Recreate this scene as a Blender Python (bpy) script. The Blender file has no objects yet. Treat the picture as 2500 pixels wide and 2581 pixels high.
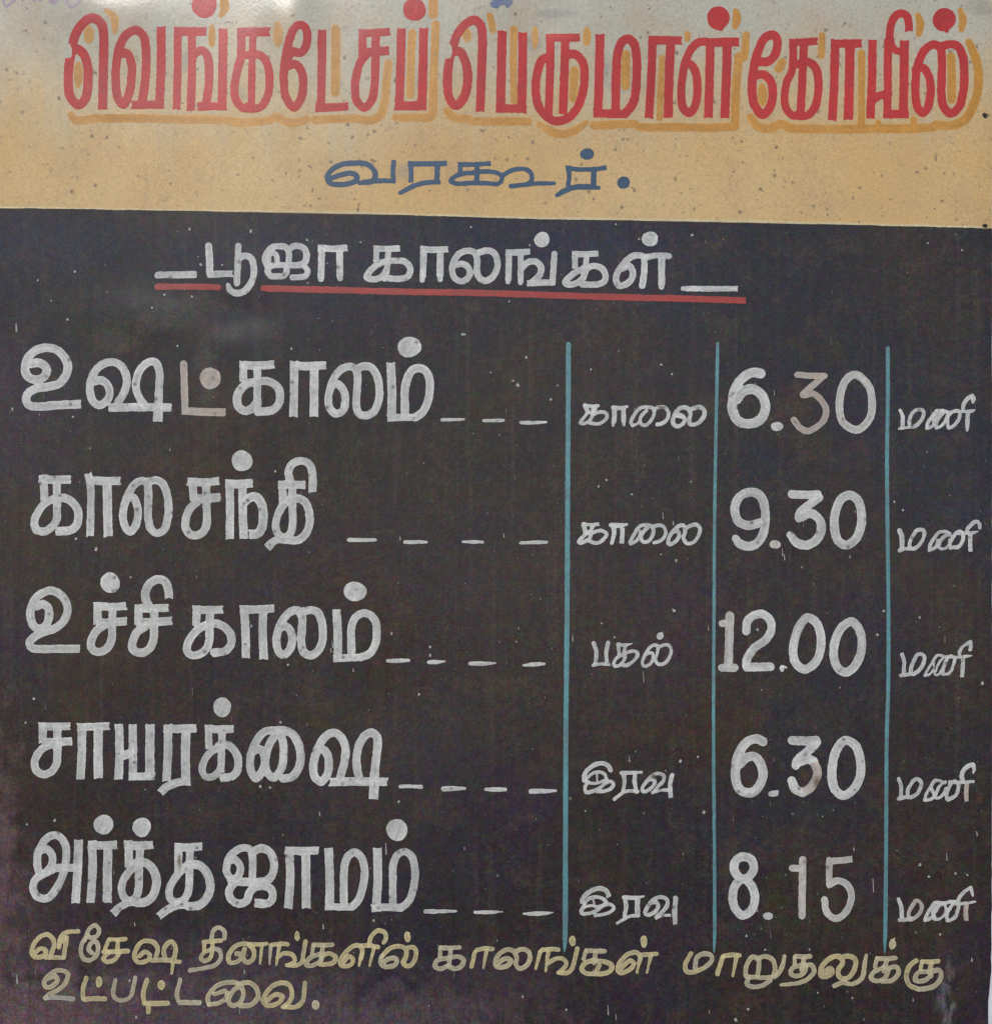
import bpy, math, random
import numpy as np

# ------------------------------------------------------------------ scene, camera, light
scene = bpy.context.scene
COL = scene.collection
U = 0.0005                 # one unit of the drawing grid = half a millimetre of board
W0, H0 = 2500.0, 2581.0    # part of the board the photograph shows, in drawing units
ZC = 1.70                  # height of the middle of that part above the ground
CAM_D = 1.75

cam_d = bpy.data.cameras.new('camera')
cam = bpy.data.objects.new('camera', cam_d)
COL.objects.link(cam)
cam.location = (0.0, -CAM_D, ZC)
cam.rotation_euler = (math.radians(90), 0, 0)
cam_d.sensor_fit = 'VERTICAL'
cam_d.sensor_width = 36.0
cam_d.sensor_height = 36.0
cam_d.lens = 36.0 * CAM_D / (H0 * U)
cam_d.clip_start = 0.05
cam_d.clip_end = 100.0
scene.camera = cam

SUN_EL, SUN_AZ = 28.8, -14.0       # degrees; azimuth seen from the board, negative = to the left
world = bpy.data.worlds.new('World')
scene.world = world
world.use_nodes = True
wn = world.node_tree
bg = wn.nodes.get('Background') or wn.nodes.new('ShaderNodeBackground')
sky = wn.nodes.new('ShaderNodeTexSky')
sky.sky_type = 'NISHITA'
sky.sun_disc = False
sky.sun_elevation = math.radians(SUN_EL)
sky.sun_rotation = math.radians(180.0 - SUN_AZ)
sky.dust_density = 0.2
sky.ozone_density = 3.0
wn.links.new(sky.outputs[0], bg.inputs[0])
bg.inputs[1].default_value = 0.15

sun_d = bpy.data.lights.new('sun', 'SUN')
sun_d.energy = 1.25
sun_d.angle = math.radians(16)
sun_d.color = (1.0, 0.965, 0.91)
sun = bpy.data.objects.new('sun', sun_d)
COL.objects.link(sun)
# the lamp shines along its -Z: from the front upper left of the board
_d = (math.sin(math.radians(SUN_AZ)) * math.cos(math.radians(SUN_EL)),
      -math.cos(math.radians(SUN_AZ)) * math.cos(math.radians(SUN_EL)),
      math.sin(math.radians(SUN_EL)))
from mathutils import Vector
sun.rotation_euler = Vector(_d).to_track_quat('Z', 'Y').to_euler()
sun.location = (Vector(_d) * 6)

vs = scene.view_settings
vs.view_transform = 'Standard'
try:
    vs.look = 'None'
except TypeError:
    pass
vs.gamma = 1.0
vs.use_curve_mapping = False
vs.exposure = 0.22

# ------------------------------------------------------------------ helpers
rng = np.random.default_rng(7)


def warp(x, y):
    """how far the old tin sheet bulges towards the viewer (metres)"""
    x = np.asarray(x, float); y = np.asarray(y, float)
    h = 0.0022 * np.sin(x / 520.0 + 0.6) * np.sin(y / 640.0 + 1.1)
    h = h + 0.0010 * np.sin(x / 210.0 + y / 330.0 + 2.0)
    h = h + 0.0004 * np.sin(x / 95.0 - y / 160.0)
    for cx, cy, sx, sy, a in DENTS:
        h = h + a * np.exp(-((x - cx) / sx) ** 2 - ((y - cy) / sy) ** 2)
    # the sheet curls back a little at its right edge
    h = h - 0.004 * np.clip((x - 2440.0) / 70.0, 0, 2) ** 2
    return h


DENTS = [(735, 30, 70, 130, 0.0030), (1330, 60, 130, 50, -0.0033), (1250, 40, 90, 70, 0.0021),
         (1500, 40, 110, 60, 0.0021), (2110, 20, 120, 90, 0.0027), (300, 20, 160, 120, 0.0033),
         (60, 60, 110, 150, -0.0018), (2420, 60, 90, 110, -0.0021), (1800, 60, 120, 160, 0.0015),
         (350, 800, 110, 60, 0.0024), (620, 790, 90, 50, -0.0021), (180, 2480, 260, 160, 0.0033),
         (2390, 2500, 50, 120, 0.0024), (560, 1000, 300, 220, 0.0018), (1030, 1750, 240, 150, -0.0024),
         (1540, 2500, 90, 90, 0.0018)]


def pos(x, y, z=0.0):
    x = np.asarray(x, float); y = np.asarray(y, float)
    return np.stack([(x - W0 / 2) * U, -(warp(x, y) + z), -(y - H0 / 2) * U], axis=-1)


def vnoise(x, y, s, seed):
    """smooth value noise, -1..1"""
    xs = np.asarray(x) / s; ys = np.asarray(y) / s
    xi = np.floor(xs).astype(np.int64); yi = np.floor(ys).astype(np.int64)
    fx = xs - xi; fy = ys - yi
    fx = fx * fx * (3 - 2 * fx); fy = fy * fy * (3 - 2 * fy)

    def hsh(a, b):
        n = (a * 374761393 + b * 668265263 + seed * 974634721) & 0xFFFFFFFF
        n = ((n ^ (n >> 13)) * 1274126177) & 0xFFFFFFFF
        n = n ^ (n >> 16)
        return (n & 0xFFFF) / 32767.5 - 1.0
    a = hsh(xi, yi); b = hsh(xi + 1, yi); c = hsh(xi, yi + 1); d = hsh(xi + 1, yi + 1)
    return (a * (1 - fx) + b * fx) * (1 - fy) + (c * (1 - fx) + d * fx) * fy


def link_mesh(name, verts, faces, mat, parent=None, smooth=True, attrs=None):
    me = bpy.data.meshes.new(name)
    me.from_pydata([tuple(v) for v in verts], [], faces)
    if attrs:
        for k, vals in attrs.items():
            at = me.attributes.new(k, 'FLOAT', 'POINT')
            at.data.foreach_set('value', np.asarray(vals, np.float32))
    me.update()
    if smooth:
        me.polygons.foreach_set('use_smooth', [True] * len(me.polygons))
    me.materials.append(mat)
    o = bpy.data.objects.new(name, me)
    COL.objects.link(o)
    if parent is not None:
        o.parent = parent
    return o


# ------------------------------------------------------------------ materials
class NT:
    def __init__(self, name):
        self.m = bpy.data.materials.new(name)
        self.m.use_nodes = True
        self.t = self.m.node_tree
        self.bsdf = self.t.nodes.get('Principled BSDF')
        tc = self.t.nodes.new('ShaderNodeTexCoord')
        self.co = tc.outputs['Object']

    def link(self, a, b):
        self.t.links.new(a, b)

    def _in(self, sock, v):
        if isinstance(v, (int, float)):
            sock.default_value = v
        elif isinstance(v, (tuple, list)):
            sock.default_value = (*v, 1.0) if len(v) == 3 and len(sock.default_value) == 4 else v
        else:
            self.link(v, sock)

    def mapped(self, scale=(1, 1, 1), loc=(0, 0, 0), rot=(0, 0, 0)):
        n = self.t.nodes.new('ShaderNodeMapping')
        n.inputs['Scale'].default_value = scale
        n.inputs['Location'].default_value = loc
        n.inputs['Rotation'].default_value = rot
        self.link(self.co, n.inputs[0])
        return n.outputs[0]

    def noise(self, scale, detail=3.0, rough=0.55, co=None, dist=0.0):
        n = self.t.nodes.new('ShaderNodeTexNoise')
        n.inputs['Scale'].default_value = scale
        n.inputs['Detail'].default_value = detail
        n.inputs['Roughness'].default_value = rough
        n.inputs['Distortion'].default_value = dist
        self.link(co if co is not None else self.co, n.inputs['Vector'])
        return n.outputs['Fac']

    def voro(self, scale, co=None, rnd=1.0):
        n = self.t.nodes.new('ShaderNodeTexVoronoi')
        n.inputs['Scale'].default_value = scale
        n.inputs['Randomness'].default_value = rnd
        self.link(co if co is not None else self.co, n.inputs['Vector'])
        return n.outputs['Distance'], n.outputs['Color']

    def ramp(self, v, lo, hi, a=0.0, b=1.0):
        n = self.t.nodes.new('ShaderNodeMapRange')
        n.interpolation_type = 'SMOOTHSTEP'
        n.inputs['From Min'].default_value = lo
        n.inputs['From Max'].default_value = hi
        n.inputs['To Min'].default_value = a
        n.inputs['To Max'].default_value = b
        self.link(v, n.inputs['Value'])
        return n.outputs['Result']

    def math(self, op, a, b=0.0):
        n = self.t.nodes.new('ShaderNodeMath')
        n.operation = op
        self._in(n.inputs[0], a)
        self._in(n.inputs[1], b)
        return n.outputs[0]

    def mix(self, f, a, b, mode='MIX'):
        n = self.t.nodes.new('ShaderNodeMix')
        n.data_type = 'RGBA'
        n.blend_type = mode
        self._in(n.inputs[0], f)
        self._in(n.inputs[6], a)
        self._in(n.inputs[7], b)
        return n.outputs[2]

    def attr(self, name):
        n = self.t.nodes.new('ShaderNodeAttribute')
        n.attribute_name = name
        return n.outputs['Fac']

    def xyz(self):
        n = self.t.nodes.new('ShaderNodeSeparateXYZ')
        self.link(self.co, n.inputs[0])
        return n.outputs

    def spots(self, spots):
        """soft patches of colour, each (x, y, rx, ry) in drawing units, broken up by noise"""
        tot = None
        nz = self.noise(38.0, 4.0, 0.65)
        for (x, y, rx, ry) in spots:
            X = (x - W0 / 2) * U; Z = -(y - H0 / 2) * U
            mp = self.mapped(scale=(1 / (rx * U), 0, 1 / (ry * U)), loc=(-X / (rx * U), 0, -Z / (ry * U)))
            ln = self.t.nodes.new('ShaderNodeVectorMath')
            ln.operation = 'LENGTH'
            self.link(mp, ln.inputs[0])
            v = self.math('ADD', ln.outputs['Value'], self.math('MULTIPLY', self.math('SUBTRACT', nz, 0.5), 2.2))
            s = self.ramp(v, 0.25, 1.15, 1.0, 0.0)
            tot = s if tot is None else self.math('MAXIMUM', tot, s)
        return tot

    def grain(self, amount):
        """fine dust and pitting of the weathered enamel, as a multiplier around 1"""
        g = self.noise(620.0, 1.0, 0.5)
        g2 = self.noise(250.0, 2.0, 0.5)
        g = self.math('ADD', self.math('MULTIPLY', g, 0.6), self.math('MULTIPLY', g2, 0.4))
        return self.ramp(g, 0.36, 0.64, 1.0 - amount, 1.0 + amount)

    def tint_noise(self, scale, amount):
        """per-channel noise around 1: patchy film of dust, algae and washed-out pigment"""
        n = self.t.nodes.new('ShaderNodeTexNoise')
        n.inputs['Scale'].default_value = scale
        n.inputs['Detail'].default_value = 2.0
        self.link(self.co, n.inputs['Vector'])
        m = self.t.nodes.new('ShaderNodeMapRange')
        m.data_type = 'FLOAT_VECTOR'
        m.inputs[7].default_value = (0.3, 0.3, 0.3)
        m.inputs[8].default_value = (0.7, 0.7, 0.7)
        m.inputs[9].default_value = (1 - amount,) * 3
        m.inputs[10].default_value = (1 + amount,) * 3
        self.link(n.outputs['Color'], m.inputs[6])
        return m.outputs[1]

    def mul(self, col, f):
        n = self.t.nodes.new('ShaderNodeVectorMath')
        n.operation = 'SCALE'
        self.link(col, n.inputs[0])
        self._in(n.inputs['Scale'], f)
        return n.outputs[0]

    def finish(self, col, rough, spec=0.5, bump=None, bump_d=0.0004, strength=0.4):
        self._in(self.bsdf.inputs['Base Color'], col)
        self._in(self.bsdf.inputs['Roughness'], rough)
        self.bsdf.inputs['Specular IOR Level'].default_value = spec
        if bump is not None:
            b = self.t.nodes.new('ShaderNodeBump')
            b.inputs['Strength'].default_value = strength
            b.inputs['Distance'].default_value = bump_d
            self.link(bump, b.inputs['Height'])
            self.link(b.outputs[0], self.bsdf.inputs['Normal'])
        return self.m


SPEC = 0.5


def gloss(n, lo, hi):
    return n.ramp(n.noise(9.0, 4.0, 0.6), 0.3, 0.7, lo, hi)


def mat_header():
    n = NT('ochre_enamel')
    big = n.ramp(n.noise(3.2, 4.0, 0.6), 0.35, 0.68)
    c = n.mix(big, (0.62, 0.365, 0.118), (0.645, 0.415, 0.168))
    # the band was blended by brush from a greyish cream at its top to ochre at its foot
    x, y, z = n.xyz()
    bl = n.math('ADD', z, n.math('MULTIPLY', n.math('SUBTRACT', n.noise(4.0, 4.0, 0.6), 0.5), 0.26))
    st = n.noise(1.0, 4.0, 0.65, n.mapped(scale=(30, 1, 4.0)))
    bl = n.math('ADD', bl, n.math('MULTIPLY', n.math('SUBTRACT', st, 0.5), 0.22))
    bl = n.ramp(bl, 0.43, 0.66)
    c = n.mix(bl, c, (0.49, 0.435, 0.325))
    mid = n.ramp(n.noise(14.0, 5.0, 0.65), 0.42, 0.75)
    c = n.mix(n.math('MULTIPLY', mid, 0.45), c, (0.50, 0.30, 0.14))
    # grey grime and dark mildew specks
    d, cc = n.voro(46.0)
    keep = n.ramp(n.noise(7.0, 3.0, 0.6), 0.40, 0.58)
    sp = n.math('MULTIPLY', n.ramp(d, 0.04, 0.17, 1.0, 0.0), keep)
    c = n.mix(n.math('MULTIPLY', sp, 0.78), c, (0.13, 0.085, 0.05))
    sp2 = n.ramp(n.noise(95.0, 2.0, 0.6, n.mapped(loc=(5.0, 0, 2.0))), 0.648, 0.73)
    sp2 = n.math('MULTIPLY', sp2, n.ramp(n.noise(9.0, 3.0, 0.6), 0.34, 0.54))
    c = n.mix(n.math('MULTIPLY', sp2, 0.85), c, (0.17, 0.105, 0.06))
    sp3 = n.ramp(n.noise(170.0, 2.0, 0.6, n.mapped(loc=(1.0, 0, 8.0))), 0.64, 0.74)
    c = n.mix(n.math('MULTIPLY', sp3, 0.45), c, (0.22, 0.14, 0.08))
    bt = n.ramp(n.noise(6.0, 6.0, 0.7, n.mapped(loc=(9, 0, 4))), 0.50, 0.72)
    c = n.mix(n.math('MULTIPLY', bt, 0.30), c, (0.36, 0.235, 0.13))
    rn = n.ramp(n.noise(1.0, 4.0, 0.65, n.mapped(scale=(110, 1, 9.0))), 0.56, 0.78)
    c = n.mix(n.math('MULTIPLY', rn, 0.28), c, (0.34, 0.24, 0.15))
    sm = n.spots([(1015, 435, 24, 26), (470, 160, 26, 40), (1345, 110, 30, 26), (610, 240, 22, 30),
                  (1060, 210, 18, 34), (860, 215, 16, 22), (1520, 175, 26, 60), (2480, 20, 60, 30),
                  (1400, 35, 70, 14), (1580, 210, 60, 22)])
    c = n.mix(n.math('MULTIPLY', sm, 0.42), c, (0.26, 0.225, 0.20))
    c = n.mul(c, n.grain(0.11))
    return n.finish(c, gloss(n, 0.14, 0.22), 0.5, n.noise(240.0, 3.0, 0.6), 0.0003, 0.25)


def mat_dark():
    n = NT('black_enamel')
    x, y, z = n.xyz()
    c = n.mix(n.ramp(n.noise(2.3, 3.0, 0.55), 0.38, 0.62), (0.0252, 0.0218, 0.0210), (0.0227, 0.0227, 0.0302))
    c = n.mix(n.ramp(n.noise(4.5, 3.0, 0.6, n.mapped(loc=(3.1, 0, 1.7))), 0.45, 0.70), c, (0.0353, 0.0260, 0.0218))
    c = n.mix(n.ramp(n.noise(5.0, 3.0, 0.6, n.mapped(loc=(7.3, 0, 4.2))), 0.52, 0.72), c, (0.0286, 0.0218, 0.0336))
    c = n.mix(n.ramp(n.noise(8.0, 4.0, 0.6, n.mapped(loc=(1.3, 0, 9.2))), 0.55, 0.74), c, (0.0336, 0.0302, 0.0185))
    # brown tone over the middle, from old washed-down dust
    br = n.spots([(1150, 1550, 900, 500), (1500, 1650, 500, 350), (700, 1900, 600, 300), (300, 1400, 400, 300)])
    c = n.mix(n.math('MULTIPLY', br, 0.40), c, (0.0420, 0.0311, 0.0244))
    pu = n.spots([(0, 1050, 220, 260), (40, 2350, 300, 300), (560, 2480, 520, 160), (1250, 2490, 260, 130)])  # purple tint; at the foot, reflected glow put into the colour
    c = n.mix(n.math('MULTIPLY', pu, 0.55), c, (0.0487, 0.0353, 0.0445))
    lo = n.spots([(250, 2600, 1050, 210), (900, 2590, 520, 120)])  # reddish ground reflection along the foot, painted into the base colour
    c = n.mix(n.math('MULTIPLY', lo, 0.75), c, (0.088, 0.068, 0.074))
    lo = n.spots([(0, 2600, 360, 190), (-60, 2250, 130, 600)])  # brighter lower-left corner of that reflected glow, also painted in
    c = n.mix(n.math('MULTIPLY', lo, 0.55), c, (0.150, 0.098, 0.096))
    bl = n.spots([(800, 640, 600, 90), (1300, 620, 500, 90), (160, 620, 220, 90), (2440, 1290, 90, 50)])  # bluish sky reflection below the band, painted into the colour
    c = n.mix(n.math('MULTIPLY', bl, 0.6), c, (0.0252, 0.0269, 0.0420))
    pale = n.spots([(480, 770, 130, 36), (400, 815, 120, 30), (560, 845, 60, 26), (300, 860, 70, 40), (520, 930, 30, 90)])
    c = n.mix(n.math('MULTIPLY', pale, 0.24), c, (0.12, 0.108, 0.095))
    wash = n.spots([(2375, 2500, 22, 60), (2385, 2560, 20, 50), (2390, 2450, 14, 40)])
    wash = n.math('MULTIPLY', wash, n.ramp(n.noise(1.0, 4.0, 0.7, n.mapped(scale=(200, 1, 40))), 0.36, 0.62))
    c = n.mix(n.math('MULTIPLY', wash, 0.55), c, (0.20, 0.205, 0.195))
    rb = n.spots([(2030, 1950, 26, 26), (2465, 2010, 18, 20), (2465, 2290, 16, 30), (2010, 1010, 60, 60)])
    c = n.mix(n.math('MULTIPLY', rb, 0.6), c, (0.060, 0.036, 0.024))
    # vertical run marks
    st = n.noise(1.0, 4.0, 0.6, n.mapped(scale=(75, 1, 3.0)))
    c = n.mix(n.ramp(st, 0.50, 0.74, 0.0, 0.50), c, (0.058, 0.045, 0.038))
    st2 = n.noise(1.0, 4.0, 0.6, n.mapped(scale=(140, 1, 7.0), loc=(2, 0, 5)))
    c = n.mix(n.ramp(st2, 0.52, 0.76, 0.0, 0.50), c, (0.013, 0.011, 0.012))
    mt = n.ramp(n.noise(20.0, 5.0, 0.72, n.mapped(loc=(4, 0, 3))), 0.48, 0.70)
    c = n.mix(n.math('MULTIPLY', mt, 0.45), c, (0.064, 0.046, 0.034))
    sc = n.ramp(n.noise(1.0, 3.0, 0.6, n.mapped(scale=(9.0, 1, 60.0), rot=(0, 0.12, 0), loc=(7, 0, 1))), 0.62, 0.78)
    c = n.mix(n.math('MULTIPLY', sc, 0.30), c, (0.075, 0.066, 0.060))
    d2, cc2 = n.voro(230.0)
    sp2 = n.math('MULTIPLY', n.ramp(d2, 0.03, 0.16, 1.0, 0.0), n.ramp(n.noise(40.0, 2.0, 0.6), 0.52, 0.72))
    c = n.mix(n.math('MULTIPLY', sp2, 0.35), c, (0.16, 0.145, 0.13))
    c = n.mix(1.0, c, n.tint_noise(110.0, 0.26), 'MULTIPLY')
    c = n.mix(1.0, c, n.tint_noise(420.0, 0.26), 'MULTIPLY')
    c = n.mix(1.0, c, (1.22, 1.08, 1.10), 'MULTIPLY')
    c = n.mul(c, n.grain(0.28))
    return n.finish(c, gloss(n, 0.26, 0.36), 0.20, n.noise(260.0, 3.0, 0.6), 0.0003, 0.25)


def mat_paint(name, base, thin, tinted, speck, rough=(0.36, 0.48), speck_amt=0.7, speck_scale=55.0,
              edge_gain=0.0, grain=0.12, thin_amt=0.6, spec=SPEC, bristle=0.10, stains=None):
    """brushed sign paint: where the coat is thin the ground shows through"""
    n = NT(name)
    c = n.mix(n.attr('tint'), base, tinted)
    th = n.math('MAXIMUM', n.ramp(n.noise(26.0, 4.0, 0.65), 0.42, 0.72), n.ramp(n.noise(85.0, 3.0, 0.65), 0.50, 0.72))
    th = n.math('MULTIPLY', th, thin_amt)
    c = n.mul(c, n.ramp(n.noise(7.0, 4.0, 0.65, n.mapped(loc=(6, 0, 2))), 0.32, 0.68, 0.90, 1.08))
    c = n.mix(th, c, thin)
    # bristle lines along each stroke
    br = n.attr('bristle')
    c = n.mul(c, n.math('ADD', 1.0, n.math('MULTIPLY', br, bristle)))
    # dry brush lines and the heavier rim of paint beside each stroke
    rim = n.ramp(n.attr('depth'), 0.05, 0.42, 1.0, 0.0)
    cov = n.ramp(n.attr('coats'), 0.9, 2.1, 0.0, 1.0)
    c = n.mul(c, n.math('ADD', 1.0, n.math('MULTIPLY', n.math('MAXIMUM', rim, cov), edge_gain)))
    d, cc = n.voro(speck_scale)
    keep = n.ramp(n.noise(16.0, 3.0, 0.6), 0.40, 0.56)
    sp = n.math('MULTIPLY', n.ramp(d, 0.06, 0.27, 1.0, 0.0), keep)
    c = n.mix(n.math('MULTIPLY', sp, speck_amt), c, speck)
    if stains:
        c = n.mix(n.math('MULTIPLY', n.spots(stains), 0.85), c, (0.14, 0.085, 0.05))
    c = n.mul(c, n.grain(grain))
    return n.finish(c, gloss(n, *rough), spec, n.noise(180.0, 3.0, 0.6), 0.0003, 0.3)


def mat_plain(name, col, rough, var=0.3, scale=30.0, spec=0.4, bump=0.0008):
    n = NT(name)
    v = n.noise(scale, 5.0, 0.6)
    c = n.mix(n.ramp(v, 0.3, 0.75), col, tuple(k * (1 - var) for k in col))
    return n.finish(c, rough, spec, n.noise(scale * 3, 4.0, 0.6), bump, 0.6)


M = {
    'header': mat_header(),
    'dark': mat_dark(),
    'red': mat_paint('red_enamel', (0.50, 0.028, 0.016), (0.40, 0.030, 0.024), (0.40, 0.04, 0.04), (0.20, 0.05, 0.05),
                     (0.19, 0.28), 0.35, 70.0, 0.0, 0.10, 0.5, 0.36),
    'ochre': mat_paint('orange_ochre_paint', (0.50, 0.205, 0.010), (0.54, 0.26, 0.040), (0.4, 0.2, 0.04), (0.25, 0.13, 0.05),
                       (0.32, 0.44), 0.3, 60.0, 0.10, 0.12, 0.8),
    'mauve': mat_paint('faded_mauve_paint', (0.33, 0.22, 0.28), (0.42, 0.33, 0.27), (0.3, 0.2, 0.25), (0.25, 0.16, 0.18),
                       (0.32, 0.44), 0.3, 60.0, 0.0, 0.12, 0.8),
    'smudge': mat_paint('blue_smudge_paint', (0.07, 0.10, 0.21), (0.20, 0.21, 0.24), (0.07, 0.1, 0.2), (0.03, 0.04, 0.08),
                        (0.32, 0.44), 0.3, 60.0, 0.0, 0.15, 0.8),
    'blue': mat_paint('blue_enamel', (0.013, 0.050, 0.108), (0.022, 0.066, 0.118), (0.05, 0.1, 0.16), (0.03, 0.05, 0.09),
                      (0.34, 0.46), 0.3, 70.0, -0.10, 0.15, 0.6),
    'white': mat_paint('white_enamel', (0.535, 0.50, 0.455), (0.345, 0.325, 0.305), (0.42, 0.325, 0.26), (0.13, 0.115, 0.10),
                       (0.38, 0.50), 0.85, 70.0, 0.12, 0.13, 0.8, SPEC, 0.20,
                       [(2058, 1972, 14, 24), (452, 2170, 6, 26), (1646, 1957, 7, 7), (2046, 1003, 6, 6), (1670, 1027, 14, 6)]),
    'cream': mat_paint('cream_enamel', (0.47, 0.37, 0.185), (0.31, 0.265, 0.175), (0.35, 0.32, 0.285), (0.17, 0.14, 0.09),
                       (0.38, 0.50), 0.45, 60.0, 0.30, 0.15, 0.75),
    'redline': mat_paint('brick_red_enamel', (0.36, 0.024, 0.014), (0.27, 0.026, 0.018), (0.3, 0.04, 0.04), (0.10, 0.04, 0.035),
                         (0.36, 0.48), 0.4, 70.0, 0.0, 0.16, 0.7),
    'teal': mat_paint('teal_enamel', (0.095, 0.250, 0.265), (0.105, 0.145, 0.160), (0.1, 0.2, 0.2), (0.06, 0.12, 0.12),
                      (0.36, 0.48), 0.3, 70.0, 0.0, 0.14, 0.8),
    'edge': mat_paint('cream_border_paint', (0.62, 0.50, 0.28), (0.60, 0.42, 0.18), (0.5, 0.45, 0.3), (0.3, 0.24, 0.15),
                      (0.36, 0.48), 0.2, 60.0, 0.0, 0.12, 0.8),
    'speck': mat_plain('paint_drip', (0.46, 0.43, 0.36), 0.5, 0.35, 90.0),
    'speck_dim': mat_plain('old_paint_fleck', (0.23, 0.21, 0.18), 0.6, 0.5, 150.0),
    'tin': mat_plain('old_tin_sheet', (0.16, 0.13, 0.11), 0.5, 0.4, 25.0),
    'rust': mat_plain('rusty_nail_head', (0.055, 0.040, 0.028), 0.7, 0.5, 300.0, 0.3),
    'stain': mat_plain('rust_stain', (0.15, 0.10, 0.05), 0.7, 0.5, 200.0, 0.3),
    'wall': mat_plain('whitewashed_plaster', (0.82, 0.83, 0.85), 0.9, 0.12, 14.0, 0.2, 0.004),
}

# ------------------------------------------------------------------ the wall behind and the tin board
EDGE_PTS = [(-400, 2506), (600, 2503), (1200, 2503), (1800, 2501), (2100, 2499.5), (2300, 2498.5), (2425, 2497),
            (2450, 2498), (2475, 2494), (2520, 2491), (2581, 2489), (2660, 2487)]
_ey = np.array([p[0] for p in EDGE_PTS], float); _ex = np.array([p[1] for p in EDGE_PTS], float)
X_LEFT, Y_TOP, Y_BOT = -60.0, -330.0, 2650.0


def edge_x(y):
    y = np.asarray(y, float)
    return np.interp(y, _ey, _ex) + 1.0 * vnoise(y, 0 * y, 22.0, 5) + 0.6 * vnoise(y, 0 * y, 7.0, 9)


def seam_y(x):
    x = np.asarray(x, float)
    return np.interp(x, [-60, 0, 90, 200, 1900, 2500, 2600], [526, 526, 525.5, 527.5, 561.5, 574, 576]) + 0.6 * vnoise(x, 0 * x, 40.0, 3)


def tag(o, label, cat, group=None, kind=None):
    o['label'] = label
    o['category'] = cat
    if group:
        o['group'] = group
    if kind:
        o['kind'] = kind


# whitewashed wall: a real slab with a slightly uneven face, 3 cm behind the board
nx, nz = 60, 60
gx, gz = np.meshgrid(np.linspace(-2.6, 2.6, nx), np.linspace(0.0, 3.4, nz))
gy = 0.045 + 0.004 * vnoise(gx, gz, 0.35, 2) + 0.002 * vnoise(gx, gz, 0.12, 4)
V = np.stack([gx, gy, gz], -1).reshape(-1, 3).tolist()
F = [(r * nx + c, r * nx + c + 1, (r + 1) * nx + c + 1, (r + 1) * nx + c) for r in range(nz - 1) for c in range(nx - 1)]
b0 = len(V)
V += [(-2.6, 0.25, 0.0), (2.6, 0.25, 0.0), (2.6, 0.25, 3.4), (-2.6, 0.25, 3.4)]
F += [(b0 + 1, b0, b0 + 3, b0 + 2)]
F += [tuple([b0, b0 + 1] + [c for c in range(nx - 1, -1, -1)])]
F += [tuple([b0 + 2, b0 + 3] + [(nz - 1) * nx + c for c in range(nx)])]
F += [tuple([b0 + 3, b0] + [r * nx for r in range(nz)])]
F += [tuple([b0 + 1, b0 + 2] + [r * nx + nx - 1 for r in range(nz - 1, -1, -1)])]
wall = link_mesh('wall', V, F, M['wall'], None, smooth=False)
tag(wall, 'whitewashed wall, a bright strip of it showing past the right edge of the painted board', 'wall')

board = bpy.data.objects.new('sign_board', None)
board.location = (0, 0, ZC)
COL.objects.link(board)
tag(board, 'hand painted tin notice board with red title on ochre and white timetable on black', 'sign')
bpy.context.view_layer.update()


def sheet(name, ylo, yhi, z, mat, nu, nv, thick=0.0, right_in=0.0):
    """a skin over the board between two curves y = ylo(x) and y = yhi(x)"""
    us = np.linspace(0, 1, nu); vsn = np.linspace(0, 1, nv)
    P = np.zeros((nv, nu, 2))
    for j, v in enumerate(vsn):
        xs = X_LEFT + us * (2500.0 - X_LEFT)
        for _ in range(2):
            yy = ylo(xs) * (1 - v) + yhi(xs) * v
            xs = X_LEFT + us * (edge_x(yy) - right_in - X_LEFT)
        P[j, :, 0] = xs; P[j, :, 1] = yy
    x = P[..., 0].ravel(); y = P[..., 1].ravel()
    v = pos(x, y, z)
    n0 = len(v)
    f = [(r * nu + c, (r + 1) * nu + c, (r + 1) * nu + c + 1, r * nu + c + 1) for r in range(nv - 1) for c in range(nu - 1)]
    ring = [c for c in range(nu)] + [r * nu + nu - 1 for r in range(1, nv)] + \
           [(nv - 1) * nu + c for c in range(nu - 2, -1, -1)] + [r * nu for r in range(nv - 2, 0, -1)]
    rim_t = v[ring].copy()
    rim_b = rim_t.copy(); rim_b[:, 1] += thick
    verts = np.concatenate([v, rim_t, rim_b])
    k = len(ring)
    for i in range(k):
        a, b = n0 + i, n0 + (i + 1) % k
        f.append((a, b, b + k, a + k))
    return verts, f


vv, ff = sheet('panel', lambda x: Y_TOP + 0 * x, lambda x: Y_BOT + 0 * x, 0.0, None, 120, 140, 0.0012)
panel = link_mesh('panel', vv, ff, M['tin'], board)
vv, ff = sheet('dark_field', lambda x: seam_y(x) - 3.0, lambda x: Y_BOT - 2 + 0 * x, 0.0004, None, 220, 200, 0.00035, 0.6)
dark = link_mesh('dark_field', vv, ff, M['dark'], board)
vv, ff = sheet('header_band', lambda x: Y_TOP + 2 + 0 * x, lambda x: seam_y(x), 0.0007, None, 220, 90, 0.0004, 0.6)
header = link_mesh('header_band', vv, ff, M['header'], board)
for o_ in (panel, dark, header):
    o_.data.update()

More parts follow.
